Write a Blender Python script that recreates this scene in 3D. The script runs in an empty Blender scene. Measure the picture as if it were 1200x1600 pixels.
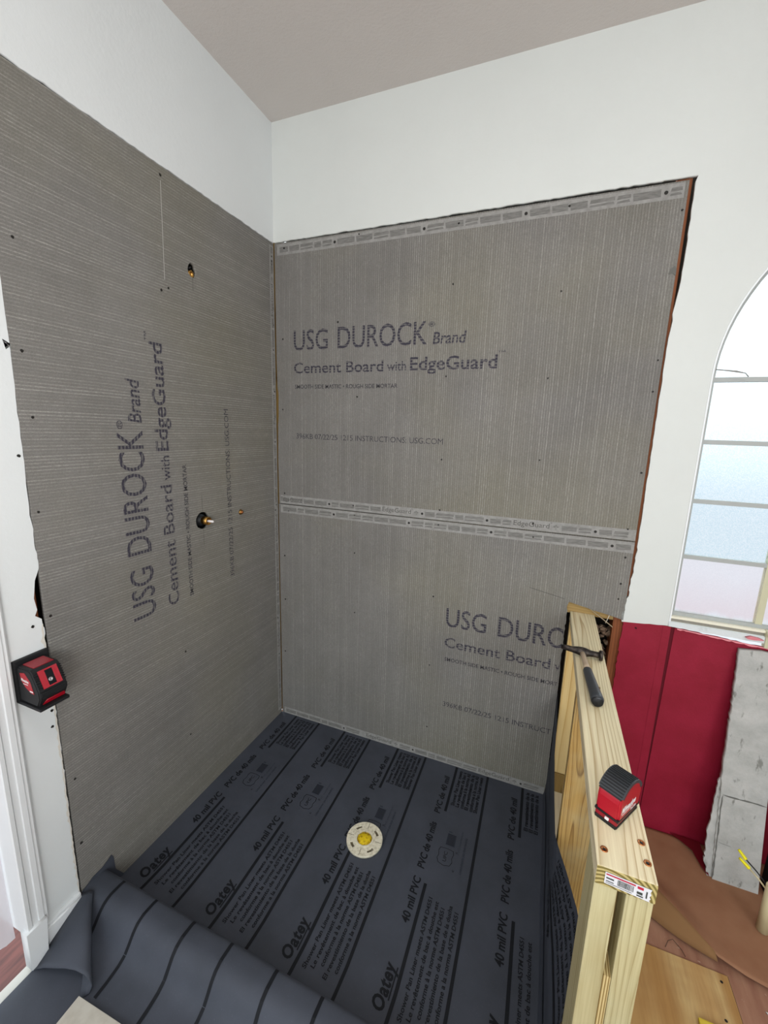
import bpy, bmesh, math, random
from mathutils import Vector, Matrix, noise
random.seed(7)
C = bpy.context.scene.collection
sc = bpy.context.scene

# ------------------------------------------------------------------ camera
cam_d = bpy.data.cameras.new('camera'); cam = bpy.data.objects.new('camera', cam_d); C.objects.link(cam)
R = ((0.9293940689524449, 0.3678318631552218, 0.030436574113659118),
     (0.09838631953279801, -0.16742017391396213, -0.9809641265079008),
     (-0.3557341658103819, 0.914696783537789, -0.1917889398813573))
m = Matrix(((R[0][0], -R[1][0], -R[2][0], 1.28639), (R[0][1], -R[1][1], -R[2][1], -1.78882),
            (R[0][2], -R[1][2], -R[2][2], 1.60582), (0, 0, 0, 1)))
cam.matrix_world = m
cam_d.sensor_fit = 'VERTICAL'; cam_d.sensor_height = 36; cam_d.lens = 651.76 / 1600 * 36
cam_d.clip_start = 0.02
sc.camera = cam

# ------------------------------------------------------------------ light
w = bpy.data.worlds.new('daylight'); sc.world = w; w.use_nodes = True
bg = w.node_tree.nodes['Background']; nt = w.node_tree
# overcast sky: bright above the horizon, dimmer ground below it
tcw = nt.nodes.new('ShaderNodeTexCoord'); sp = nt.nodes.new('ShaderNodeSeparateXYZ'); mr = nt.nodes.new('ShaderNodeMapRange'); mc = nt.nodes.new('ShaderNodeMix')
mr.interpolation_type = 'SMOOTHSTEP'
nt.links.new(tcw.outputs['Generated'], sp.inputs[0]); nt.links.new(sp.outputs[2], mr.inputs[0])
for i, v in ((1, -0.16), (2, 0.45), (3, 0.0), (4, 1.0)): mr.inputs[i].default_value = v
mc.data_type = 'RGBA'; nt.links.new(mr.outputs[0], mc.inputs[0])
mc.inputs[6].default_value = (0.80, 0.86, 0.92, 1); mc.inputs[7].default_value = (2.5, 2.75, 2.85, 1)
nt.links.new(mc.outputs[2], bg.inputs[0]); bg.inputs[1].default_value = 1.0

def area(name, loc, target, sx, sy, power, col):
    l = bpy.data.lights.new(name, 'AREA'); l.shape = 'RECTANGLE'; l.size = sx; l.size_y = sy
    l.energy = power; l.color = col
    o = bpy.data.objects.new(name, l); C.objects.link(o); o.location = loc
    o.rotation_euler = (Vector(target) - Vector(loc)).to_track_quat('-Z', 'Y').to_euler()
    return o
area('side_fill_light', (3.2, -3.0, 2.0), (0.0, -0.8, 2.1), 1.4, 1.5, 29, (0.98, 0.99, 1.0))  # added fill from the right rear to brighten the left wall
area('ceiling_bounce_fill', (1.2, -2.3, 1.3), (0.7, -0.9, 2.9), 0.5, 0.4, 17, (1.0, 0.985, 0.96))  # added uplight to brighten the ceiling and upper walls
area('overhead_fill_light', (1.35, -1.75, 2.86), (1.35, -1.2, 0), 0.35, 0.35, 9, (1.0, 0.97, 0.93))  # added fill from above to brighten the stud wall's top plate

vs = sc.view_settings
vs.view_transform = 'Standard'; vs.look = 'None'; vs.exposure = 0.14; vs.gamma = 1.0; vs.use_curve_mapping = False

# ------------------------------------------------------------------ helpers
def hx(h):
    h = h.lstrip('#'); v = [int(h[i:i+2], 16) / 255 for i in (0, 2, 4)]
    return tuple(((c + 0.055) / 1.055) ** 2.4 if c > 0.04045 else c / 12.92 for c in v) + (1.0,)

class NT:
    def __init__(s, name, rough=0.8, metal=0.0, spec=0.3):
        s.m = bpy.data.materials.new(name); s.m.use_nodes = True
        s.t = s.m.node_tree; s.b = s.t.nodes['Principled BSDF']
        s.b.inputs['Roughness'].default_value = rough; s.b.inputs['Metallic'].default_value = metal
        s.b.inputs['Specular IOR Level'].default_value = spec
        s.tc = s.t.nodes.new('ShaderNodeTexCoord')
    def n(s, typ, ins=None, **kw):
        nd = s.t.nodes.new(typ)
        for k, v in kw.items(): setattr(nd, k, v)
        for k, v in (ins or {}).items():
            if isinstance(v, bpy.types.NodeSocket): s.t.links.new(v, nd.inputs[k])
            else: nd.inputs[k].default_value = v
        return nd
    def link(s, a, b): s.t.links.new(a, b)
    def obj(s, scale=(1, 1, 1), loc=(0, 0, 0), rot=(0, 0, 0)):
        return s.n('ShaderNodeMapping', {'Vector': s.tc.outputs['Object'], 'Scale': scale, 'Location': loc, 'Rotation': rot}).outputs[0]
    def noise(s, vec, scale, detail=3, rough=0.55):
        return s.n('ShaderNodeTexNoise', {'Vector': vec, 'Scale': scale, 'Detail': detail, 'Roughness': rough}).outputs['Fac']
    def ramp(s, fac, stops):
        r = s.n('ShaderNodeValToRGB', {'Fac': fac}); e = r.color_ramp.elements
        while len(e) < len(stops): e.new(0.5)
        for i, (p, c) in enumerate(stops): e[i].position = p; e[i].color = c
        return r.outputs[0]
    def mix(s, fac, a, b, mode='MIX'):
        nd = s.n('ShaderNodeMix', data_type='RGBA', blend_type=mode)
        for i, v in ((0, fac), (6, a), (7, b)):
            if isinstance(v, bpy.types.NodeSocket): s.link(v, nd.inputs[i])
            else: nd.inputs[i].default_value = v
        return nd.outputs[2]
    def math(s, op, a, b=0.0, c=0.0):
        nd = s.n('ShaderNodeMath', operation=op)
        for i, v in enumerate((a, b, c)):
            if isinstance(v, bpy.types.NodeSocket): s.link(v, nd.inputs[i])
            else: nd.inputs[i].default_value = v
        return nd.outputs[0]
    def color(s, v):
        if isinstance(v, bpy.types.NodeSocket): s.link(v, s.b.inputs['Base Color'])
        else: s.b.inputs['Base Color'].default_value = v
    def bump(s, h, strength=0.3, dist=0.002):
        b = s.n('ShaderNodeBump', {'Height': h, 'Strength': strength, 'Distance': dist}); s.link(b.outputs[0], s.b.inputs['Normal'])

def flat(name, col, rough=0.6, metal=0.0, spec=0.3):
    x = NT(name, rough, metal, spec); x.color(hx(col)); return x.m

def g4(v): return (v, v, v, 1)

def m_paint(name, col, bumps=0.25, scale=60, dirt=0.0, dirtcol='#9a9c98'):
    x = NT(name, 0.75, 0, 0.25); v = x.obj()
    n1 = x.noise(v, scale, 4, 0.6); n2 = x.noise(v, 2.3, 4, 0.6)
    c = x.mix(x.ramp(n2, [(0.3, g4(0)), (0.75, g4(1))]), hx(col), tuple(a * 0.95 for a in hx(col)[:3]) + (1,))
    if dirt:
        n3 = x.noise(x.obj((1, 1, 0.6)), 14, 5, 0.7)
        c = x.mix(x.math('MULTIPLY', x.ramp(n3, [(0.56, g4(0)), (0.72, g4(1))]), dirt), c, hx(dirtcol))
    x.color(c); x.bump(n1, bumps, 0.003); return x.m

def m_board(name, axis):
    x = NT(name, 0.92, 0, 0.15)
    sep = x.n('ShaderNodeSeparateXYZ', {0: x.tc.outputs['Object']})
    co = sep.outputs[axis]
    wob = x.math('MULTIPLY', x.noise(x.obj(), 3.0, 2), 0.006)
    co = x.math('ADD', co, wob)
    rib = x.math('SINE', x.math('MULTIPLY', co, 2 * math.pi / 0.0092))
    rib = x.math('POWER', x.math('MULTIPLY_ADD', rib, 0.5, 0.5), 3.0)
    other = {0: (1.0, 1.0, 0.25), 2: (1.0, 0.25, 1.0)}[axis]
    streak = x.noise(x.obj(other), 260, 3, 0.7)
    fine = x.noise(x.obj(), 420, 3, 0.8); big = x.noise(x.obj(), 2.6, 3, 0.55); mid = x.noise(x.obj(), 16, 4, 0.6)
    c = x.mix(x.ramp(big, [(0.3, g4(0)), (0.7, g4(1))]), hx('#757370'), hx('#858380'))
    c = x.mix(x.ramp(x.noise(x.obj((1,1,1), (4, 2, 1)), 1.7, 2), [(0.42, g4(0)), (0.72, g4(0.55))]), c, hx('#86826f'))
    per = {0: (1.0, 1.0, 0.004), 2: (1.0, 0.004, 1.0)}[axis]
    lines = x.ramp(x.noise(x.obj(per), 95, 2, 0.6), [(0.40, g4(0.25)), (0.68, g4(1))])
    speck = x.ramp(streak, [(0.30, g4(0.15)), (0.65, g4(1))])
    k_ = x.math('MULTIPLY', x.math('MULTIPLY', rib, lines), speck)
    c = x.mix(x.math('MULTIPLY', k_, 0.85), c, hx('#b8b6b0'), 'MIX')
    lo = x.mix(0.5, c, hx('#5e5c57'))
    c = x.mix(x.ramp(fine, [(0.38, g4(0)), (0.6, g4(1))]), lo, c)
    c = x.mix(x.ramp(fine, [(0.66, g4(0)), (0.8, g4(0.7))]), c, hx('#c6c4bf'))
    c = x.mix(x.ramp(mid, [(0.3, g4(0.10)), (0.7, g4(0))]), c, hx('#4c4a46'))
    x.color(c)
    x.bump(x.math('MULTIPLY_ADD', rib, 0.8, fine), 0.30, 0.0012)
    return x.m

def m_wood(name, axis, light='#d8c79a', dark='#a5814a', period=0.012, centre=(0, 0, 0), wob=0.05, seed=0.0, green=True, sharp=0.0):
    """growth rings around a line along axis through centre, cut by the board faces; slow wobble along the grain"""
    x = NT(name, 0.65, 0, 0.25)
    st = [1, 1, 1]; st[axis] = 0.10
    nz = x.n('ShaderNodeTexNoise', {'Vector': x.obj(tuple(st), (seed, seed * 1.7, seed * 0.3)), 'Scale': 14, 'Detail': 1.5})
    dv = x.n('ShaderNodeVectorMath', {0: nz.outputs['Color'], 1: (0.5, 0.5, 0.5)}, operation='SUBTRACT')
    sc_ = x.n('ShaderNodeVectorMath', {0: dv.outputs[0], 3: wob}, operation='SCALE')
    vv = x.n('ShaderNodeVectorMath', {0: x.obj((1, 1, 1), tuple(-c for c in centre)), 1: sc_.outputs[0]}, operation='ADD')
    wv = x.n('ShaderNodeTexWave', {'Vector': vv.outputs[0], 'Scale': 0.314 / period, 'Distortion': 0.0}, wave_type='RINGS', rings_direction='XYZ'[axis], wave_profile='SAW')
    half = tuple(a * 0.6 + b * 0.4 for a, b in zip(hx(light), hx(dark)))
    c = x.ramp(wv.outputs['Fac'], [(0.0, hx(light)), (0.45 + sharp, hx(light)), (0.80, half), (0.93, hx(dark)), (1.0, hx(light))])
    blot = x.noise(x.obj((1, 1, 1), (seed, 0, 0)), 6, 3)
    c = x.mix(x.ramp(x.noise(x.obj(tuple(st), (seed, 3, 0)), 9, 3), [(0.35, g4(0.45)), (0.7, g4(0))]), c, hx(light))
    if green: c = x.mix(x.ramp(blot, [(0.5, g4(0)), (0.75, g4(0.35))]), c, hx('#c2c2a0'))
    st2 = [1, 1, 1]; st2[axis] = 0.02
    fib = x.noise(x.obj(tuple(st2)), 300, 2, 0.6)
    c = x.mix(x.ramp(fib, [(0.35, g4(0.22)), (0.65, g4(0))]), c, hx(dark))
    x.color(c); x.bump(fib, 0.2, 0.001); return x.m

def add_obj(name, me, mat=None, parent=None, label=None):
    o = bpy.data.objects.new(name, me); C.objects.link(o)
    if mat is not None:
        if isinstance(mat, (list, tuple)):
            for q in mat: me.materials.append(q)
        else: me.materials.append(mat)
    if parent is not None:
        p = parent; off = Vector((0, 0, 0))
        while p is not None: off += p.location; p = p.parent
        me.transform(Matrix.Translation(-off)); o.parent = parent
    if label: o['label'] = label
    return o
def tag(o, label, cat, group=None):
    o['label'] = label; o['category'] = cat
    if group: o['group'] = group
    return o
def thing(name, loc, label, cat, group=None):
    o = bpy.data.objects.new(name, None); C.objects.link(o); o.location = loc
    o.empty_display_size = 0.05
    return tag(o, label, cat, group)
def struct(o): o['kind'] = 'structure'; return o
def bm_me(bm, name='mesh', smooth=False, recalc=True):
    if recalc: bmesh.ops.recalc_face_normals(bm, faces=bm.faces)
    me = bpy.data.meshes.new(name); bm.to_mesh(me); bm.free()
    if smooth:
        for p in me.polygons: p.use_smooth = True
    return me
def add_box(bm, lo, hi, bev=0.0, mtx=None, seg=2):
    r = bmesh.ops.create_cube(bm, size=1.0)
    vsx = r['verts']
    for v in vsx:
        v.co = Vector([lo[i] + (v.co[i] + 0.5) * (hi[i] - lo[i]) for i in range(3)])
    if bev:
        es = list({e for v in vsx for e in v.link_edges})
        rr = bmesh.ops.bevel(bm, geom=es, offset=bev, segments=seg, affect='EDGES', profile=0.7)
        vsx = list({v for f in rr['faces'] for v in f.verts} | {v for v in vsx if v.is_valid})
    if mtx is not None:
        for v in vsx: v.co = mtx @ v.co
    return vsx
def box(name, lo, hi, mat, parent=None, bev=0.0, mtx=None, label=None):
    bm = bmesh.new(); add_box(bm, lo, hi, bev, mtx); return add_obj(name, bm_me(bm), mat, parent, label)
def curve_me(splines, extrude=0.0, bevel=0.0):
    cu = bpy.data.curves.new('c', 'CURVE'); cu.dimensions = '2D'; cu.fill_mode = 'BOTH'; cu.extrude = extrude
    for pts in splines:
        s = cu.splines.new('POLY'); s.points.add(len(pts) - 1); s.use_cyclic_u = True
        for p, q in zip(s.points, pts): p.co = (q[0], q[1], 0, 1)
    o = bpy.data.objects.new('c', cu); me = bpy.data.meshes.new_from_object(o)
    bpy.data.objects.remove(o); bpy.data.curves.remove(cu); return me
def plate(splines, th, f):
    """flat plate from 2D outlines (outer + holes); f(a,b,c)->xyz, c=0 front .. th back"""
    me = curve_me(splines, th / 2)
    for v in me.vertices:
        a, b, c = v.co; v.co = f(a, b, th / 2 - c)
    bm = bmesh.new(); bm.from_mesh(me); bpy.data.meshes.remove(me)
    bmesh.ops.remove_doubles(bm, verts=bm.verts, dist=1e-5)
    return bm_me(bm)
def jag(p, q, amp, step=0.012, seed=0, big=0.0):
    """points from p to q (excluding q) with a ragged offset"""
    rnd = random.Random(seed); p = Vector(p); q = Vector(q); L = (q - p).length; n = max(2, int(L / step))
    d = (q - p) / L; nn = Vector((-d.y, d.x)); out = [tuple(p)]
    for i in range(1, n):
        t = i / n; k = amp * rnd.uniform(-1, 1) + big * noise.noise(Vector((i * 0.23, seed, 0)))
        out.append(tuple(p + d * L * (t + rnd.uniform(-0.3, 0.3) / n) + nn * k))
    return out
def circ(cx, cy, r, n=16, jit=0.0, seed=0, sy=1.0):
    rnd = random.Random(seed)
    return [(cx + math.cos(i / n * 2 * math.pi) * r * (1 + jit * rnd.uniform(-1, 1)), cy + sy * math.sin(i / n * 2 * math.pi) * r * (1 + jit * rnd.uniform(-1, 1))) for i in range(n)]
def tube(pts, rad, n=8, cap=True):
    bm = bmesh.new(); pts = [Vector(p) for p in pts]; rings = []
    if not isinstance(rad, (list, tuple)): rad = [rad] * len(pts)
    up = None
    for i, p in enumerate(pts):
        d = (pts[min(i + 1, len(pts) - 1)] - pts[max(i - 1, 0)]).normalized()
        if up is None: up = d.orthogonal().normalized()
        up = (up - d * up.dot(d)).normalized(); s = d.cross(up)
        rings.append([bm.verts.new(p + (up * math.cos(k / n * 2 * math.pi) + s * math.sin(k / n * 2 * math.pi)) * rad[i]) for k in range(n)])
    for a, b in zip(rings, rings[1:]):
        for k in range(n): bm.faces.new((a[k], a[(k + 1) % n], b[(k + 1) % n], b[k]))
    if cap: bm.faces.new(rings[0][::-1]); bm.faces.new(rings[-1])
    return bm_me(bm, smooth=True)
def lathe(prof, n=24, mtx=None):
    """prof: list of (r, h) around local z"""
    bm = bmesh.new(); rings = []
    for r, h in prof:
        rings.append([bm.verts.new((r * math.cos(k / n * 2 * math.pi), r * math.sin(k / n * 2 * math.pi), h)) for k in range(n)])
    for a, b in zip(rings, rings[1:]):
        for k in range(n): bm.faces.new((a[k], a[(k + 1) % n], b[(k + 1) % n], b[k]))
    bm.faces.new(rings[0][::-1]); bm.faces.new(rings[-1])
    if mtx is not None: bm.transform(mtx)
    me = bm_me(bm)
    for p in me.polygons: p.use_smooth = len(p.vertices) == 4
    return me
_tx = {}
def text2d(body, bold=0.0, shear=0.0, spacing=1.0):
    """flat lettering outline normalised to cap height 1, left edge 0"""
    key = (body, bold, shear, spacing)
    if key in _tx: return _tx[key]
    cu = bpy.data.curves.new('t', 'FONT'); cu.body = body; cu.size = 1; cu.resolution_u = 3; cu.offset = bold; cu.shear = shear
    cu.space_character = spacing
    o = bpy.data.objects.new('t', cu); me = bpy.data.meshes.new_from_object(o)
    vs_ = [tuple(v.co[:2]) for v in me.vertices]; fs = [tuple(p.vertices) for p in me.polygons]
    bpy.data.objects.remove(o); bpy.data.curves.remove(cu); bpy.data.meshes.remove(me)
    x0 = min(v[0] for v in vs_); x1 = max(v[0] for v in vs_)
    k = 0.729
    _tx[key] = ([((a - x0) / (x1 - x0), b / k) for a, b in vs_], fs); return _tx[key]
def lettering(items, f, clip=None):
    """items: (body, a0, a1, base, cap, bold, shear[, spacing]); f(a,b)->xyz ; all in one mesh"""
    bm = bmesh.new()
    for it in items:
        body, a0, a1, b0, cap, bold, shear = it[:7]
        vs_, fs = text2d(body, bold, shear, it[7] if len(it) > 7 else 1.0)
        vv = [bm.verts.new((a0 + p[0] * (a1 - a0), b0 + p[1] * cap, 0)) for p in vs_]
        for q in fs:
            try: bm.faces.new([vv[i] for i in q])
            except ValueError: pass
    if clip is not None:
        bmesh.ops.bisect_plane(bm, geom=list(bm.verts) + list(bm.edges) + list(bm.faces), plane_co=(clip, 0, 0), plane_no=(1, 0, 0), clear_outer=True)
    for v in bm.verts: v.co = f(v.co.x, v.co.y)
    me = bpy.data.meshes.new('lettering'); bm.to_mesh(me); bm.free(); return me
def quads(rects, f):
    bm = bmesh.new()
    for r in rects:
        if len(r) == 4 and not isinstance(r[0], (tuple, list)):
            a0, b0, a1, b1 = r; pts = [(a0, b0), (a1, b0), (a1, b1), (a0, b1)]
        else: pts = r
        try: bm.faces.new([bm.verts.new(f(a, b)) for a, b in pts])
        except ValueError: pass
    me = bpy.data.meshes.new('marks'); bm.to_mesh(me); bm.free(); return me

# ------------------------------------------------------------------ materials
M_wall = m_paint('painted_wall', '#d9ddda', 0.22, 55)
M_wall_l = m_paint('painted_wall_bluish', '#dde1e2', 0.22, 60)
M_ceil = m_paint('ceiling_texture', '#cfcac6', 0.45, 90)
M_trim = m_paint('white_trim_paint', '#e3e6e8', 0.05, 20)
M_plaster = m_paint('broken_plaster', '#d8d4ca', 0.8, 120)
M_board_b = m_board('cement_board_back', 0)
M_board_l = m_board('cement_board_left', 2)
M_band = NT('edge_band', 0.8); _v = M_band.obj()
M_band.color(M_band.mix(M_band.ramp(M_band.noise(_v, 60, 4), [(0.3, g4(0)), (0.7, g4(1))]), hx('#868582'), hx('#9b9a97'))); M_band = M_band.m
M_mark = NT('edge_marks', 0.85); _v = M_mark.obj()
M_mark.color(M_mark.mix(M_mark.ramp(M_mark.noise(M_mark.obj((1, 1, 8)), 40, 3), [(0.42, g4(0)), (0.6, g4(1))]), hx('#6f6e6b'), hx('#807f7c'))); M_mark = M_mark.m
def m_ink(name, axis, col='#383641', gap='#8a8781', per=0.012, amount=0.4):
    x = NT(name, 0.85); sep = x.n('ShaderNodeSeparateXYZ', {0: x.tc.outputs['Object']})
    s1 = x.math('SINE', x.math('MULTIPLY', sep.outputs[axis], 2 * math.pi / per))
    nz = x.noise(x.obj(), 110, 3, 0.7)
    k = x.math('MULTIPLY_ADD', s1, 0.16, nz)
    x.color(x.mix(x.ramp(k, [(0.50, g4(0)), (0.62, g4(amount))]), hx(col), hx(gap))); return x.m
M_ink_b = m_ink('print_ink_back', 2); M_ink_l = m_ink('print_ink_left', 1)
M_ink_f = m_ink('faint_ink', 0, '#3a383f', '#807e7a', 0.009, 0.35)
M_ink_f2 = m_ink('faint_ink_left', 2, '#3a383f', '#807e7a', 0.009, 0.35)
M_screw = flat('dark_screw_hole', '#2a2826', 0.5, 0.3)
M_pencil = flat('pencil', '#5c5a57', 0.9)
M_chalk = flat('chalk_line', '#b6b4af', 0.9)
M_red = NT('red_painted_drywall', 0.55, 0, 0.35); _v = M_red.obj()
M_red.color(M_red.mix(M_red.ramp(M_red.noise(_v, 7, 5, 0.65), [(0.3, g4(0)), (0.75, g4(1))]), hx('#840c26'), hx('#991a37')))
M_red.bump(M_red.noise(_v, 160, 4), 0.35, 0.002); M_red = M_red.m
M_redline = flat('torn_pink_paper_edge', '#e58f98', 0.8)
M_slab = NT('rough_grey_plaster', 0.9, 0, 0.2); _v = M_slab.obj()
_c = M_slab.mix(M_slab.ramp(M_slab.noise(_v, 9, 5, 0.7), [(0.35, g4(0)), (0.7, g4(1))]), hx('#a7a8a5'), hx('#c2c2bf'))
_c = M_slab.mix(M_slab.ramp(M_slab.noise(M_slab.obj((1, 1, 0.35)), 38, 4, 0.6), [(0.62, g4(0)), (0.70, g4(0.8))]), _c, hx('#74756f'))
M_slab.color(_c); M_slab.bump(M_slab.noise(_v, 90, 5, 0.7), 0.5, 0.003); M_slab = M_slab.m
M_groove = flat('dark_groove', '#6a6a66', 0.95)
M_dark = flat('wall_cavity', '#1d1712', 0.95)
M_brownstud = m_wood('old_brown_stud', 2, '#8a5232', '#4f2b17', 0.010, (0, 0.10, 0), 0.04, 3.0, False)
M_tan = m_wood('tan_blocking', 0, '#a58a58', '#7c6136', 0.010, (0, 0.06, 0.85), 0.04, 5.0, False)
M_plate = m_wood('top_plate_pine', 1, '#e6dab8', '#a88c60', 0.011, (-0.018, 0, 0.868), 0.060, 1.15)
M_studv = m_wood('stud_pine_vertical', 2, '#bdb38a', '#877547', 0.0085, (-0.030, -0.535, 0), 0.05, 2.1)
M_studv2 = m_wood('stud_pine_yellow', 2, '#dcc38a', '#b98f4c', 0.016, (0.01, 0.47, 0), 0.04, 4.3, False)
M_studb = m_wood('stud_pine_brown', 2, '#b9985c', '#5e3710', 0.0075, (0.0, 0.03, 0), 0.06, 6.2)
M_block = m_wood('dark_block_wood', 2, '#8f7443', '#50381a', 0.006, (0, 0.2, 0), 0.03, 8.8, False)
M_endgrain = NT('end_grain', 0.75); _v = M_endgrain.obj((1, 1, 1), (0.028, 0, -0.835))
_w = M_endgrain.n('ShaderNodeTexWave', {'Vector': _v, 'Scale': 42, 'Distortion': 0.6, 'Detail': 2}, wave_type='RINGS', rings_direction='Y')
M_endgrain.color(M_endgrain.ramp(_w.outputs['Fac'], [(0.2, hx('#b3a36c')), (0.8, hx('#6f6232'))])); M_endgrain = M_endgrain.m
M_plyedge = NT('plywood_edge', 0.8); _s = M_plyedge.n('ShaderNodeSeparateXYZ', {0: M_plyedge.tc.outputs['Object']})
M_plyedge.color(M_plyedge.ramp(M_plyedge.math('MULTIPLY_ADD', M_plyedge.math('SINE', M_plyedge.math('MULTIPLY', _s.outputs[0], 2 * math.pi / 0.0045)), 0.5, 0.5), [(0.3, hx('#cdb884')), (0.8, hx('#8c7443'))])); M_plyedge = M_plyedge.m
M_brass = NT('brass', 0.3, 1.0); M_brass.color(hx('#b98f4e')); M_brass = M_brass.m
M_copper = NT('copper', 0.35, 1.0); M_copper.color(hx('#b97c50')); M_copper = M_copper.m
M_plasticw = flat('white_plastic', '#e6e2d2', 0.4)
M_black = flat('black_rubber', '#1c1d1f', 0.55)
M_tapegrip = flat('grey_black_rubber', '#34373c', 0.45, 0, 0.5)
M_redp = flat('red_plastic', '#a30d22', 0.35, 0, 0.5)
M_redp2 = flat('dark_red_plastic', '#8a0f20', 0.4, 0, 0.5)
M_white = flat('white_print', '#e9e4e4', 0.5)
M_lens = flat('laser_window_glass', '#050608', 0.25, 0, 0.15)

# ------------------------------------------------------------------ room shell
BK = lambda a, b, c: (a, c, b)          # back wall plane y=0
LF = lambda a, b, c: (-c, a, b)         # left wall plane x=0 (a = y)
ZC = 2.924
# window outline in the back wall
WX0, WR, WZ0, WZS = 1.776, 0.60, 0.905, 1.82
arch = [(WX0, WZ0)] + [(WX0, WZS)] + [(WX0 + WR - WR * math.cos(t), WZS + WR * math.sin(t)) for t in [math.pi * i / 48 for i in range(1, 48)]] + [(WX0 + 2 * WR, WZS), (WX0 + 2 * WR, WZ0)]
# white painted drywall: everything above the boards and right of them
outer = ([(-0.02, ZC), (3.6, ZC), (3.6, 0.885)] + [(WX0 + 2 * WR, 0.885)] + arch[::-1][0:0]
         + jag((WX0 + 2 * WR, 0.885), (1.776, 0.905), 0.002, 0.03, 3)
         + jag((1.776, 0.905), (1.620, 0.890), 0.0015, 0.02, 4)
         + jag((1.617, 0.890), (1.628, 1.05), 0.004, 0.012, 5, 0.006)
         + jag((1.628, 1.05), (1.634, 1.215), 0.003, 0.015, 6)
         + jag((1.632, 1.215), (1.630, 1.95), 0.0012, 0.02, 7)
         + jag((1.630, 1.95), (1.642, 2.20), 0.0025, 0.02, 8)
         + jag((1.642, 2.20), (1.640, 2.447), 0.0012, 0.02, 9)
         + jag((1.645, 2.447), (-0.02, 2.444), 0.0016, 0.015, 10, 0.002))
arch_h = [(a, max(b, 0.925)) for a, b in arch]
w_back = struct(add_obj('wall_back', plate([outer, arch_h], 0.013, BK), M_wall))
# narrow ledge of wall below the opening handled by the sill
# left wall: above board and the strip beyond it
LB = -1.113
o2 = ([(0.0, ZC), (0.0, 2.443)] + jag((0.0, 2.441), (-1.108, 2.444), 0.0018, 0.014, 21, 0.003)
      + jag((-1.112, 2.444), (-1.106, 1.77), 0.0012, 0.02, 22, 0.002)
      + [(-1.116, 1.775), (-1.1215, 1.80), (-1.104, 1.79)]
      + jag((-1.107, 1.76), (-1.113, 1.33), 0.0016, 0.02, 23)
      + jag((-1.111, 1.33), (-1.109, 1.19), 0.002, 0.014, 24, 0.003)
      + [(-1.122, 1.17), (-1.130, 1.12), (-1.126, 1.085), (-1.133, 1.07), (-1.118, 1.055)]
      + jag((-1.118, 1.05), (-1.115, 0.92), 0.002, 0.012, 25, 0.004)
      + jag((-1.113, 0.92), (-1.1165, 0.09), 0.0018, 0.013, 26, 0.003)
      + [(-1.115, 0.02), (-1.262, 0.02), (-1.262, ZC)])
w_left = struct(add_obj('wall_left', plate([o2], 0.013, LF), M_wall_l))
# torn paper edges along the cut
def ragged_strip(name, f, path, wid, mat, parent, seed, th=0.001):
    rnd = random.Random(seed); rects = []
    bm = bmesh.new(); prev = None
    for i, (a, b) in enumerate(path):
        w_ = wid * (0.35 + 0.65 * abs(noise.noise(Vector((i * 0.37, seed, 1))) * 2)) * rnd.uniform(0.6, 1.2)
        cur = (bm.verts.new(f(a, b, -th)), bm.verts.new(f(a + w_[0] if isinstance(w_, tuple) else a - w_, b, -th)))
        if prev: bm.faces.new((prev[0], prev[1], cur[1], cur[0]))
        prev = cur
    return add_obj(name, bm_me(bm, recalc=False), mat, parent)
ragged_strip('torn_paper_edge', LF, jag((-1.1165, 0.09), (-1.114, 0.92), 0.001, 0.011, 31) + jag((-1.116, 0.93), (-1.118, 1.05), 0.001, 0.011, 32), 0.008, M_plaster, w_left, 3)
for i, (y, z) in enumerate([(-1.1202, 1.5123), (-1.142, 1.0424), (-1.124, 0.7688), (-1.1279, 0.7183)]):
    me = plate([circ(y, z, 0.004, 10, 0.25, i)], 0.0012, lambda a, b, c: (0.0012 - c, a, b)); add_obj('nail_hole', me, M_screw, w_left)
bmx = bmesh.new(); add_box(bmx, (-0.9, -4.2, ZC), (3.6, 0.1, ZC + 0.05)); struct(add_obj('ceiling', bm_me(bmx), M_ceil))
# wall beyond the doorway (door head) so that the left wall continues
add_obj('wall_above_doorway', plate([[(-1.262, 2.15), (-2.15, 2.15), (-2.15, 0.02), (-4.2, 0.02), (-4.2, ZC), (-1.262, ZC)]], 0.12, LF), M_wall_l, w_left)
# framing cavity behind the boards
add_obj('wall_cavity', plate([[(0, 0.0), (1.62, 0.0), (1.70, 0.0), (1.70, 2.5), (0, 2.5)]], 0.01, lambda a, b, c: (a, 0.105 + c, b)), M_dark, w_back)
add_obj('wall_cavity', plate([[(0.0, 0.0), (-1.16, 0.0), (-1.16, 2.5), (0.0, 2.5)]], 0.01, lambda a, b, c: (-0.105 - c, a, b)), M_dark, w_left)
box('wall_stud', (1.590, 0.016, 0.0), (1.634, 0.104, 2.46), M_brownstud, w_back, 0.002)
box('wall_stud', (-0.02, 0.02, 0.0), (0.018, 0.104, 2.46), M_block, w_back)
box('wall_blocking', (1.415, 0.016, 0.885), (1.589, 0.060, 0.935), M_tan, w_back, 0.001)
box('wall_stud', (-0.104, -1.155, 0.0), (-0.016, -1.117, 2.46), M_brownstud, w_left)
struct(box('wall_right_light_block', (3.46, -4.2, 0.0), (3.52, 0.0, ZC), M_wall))  # unseen wall, put in to block sky light from the right
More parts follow.
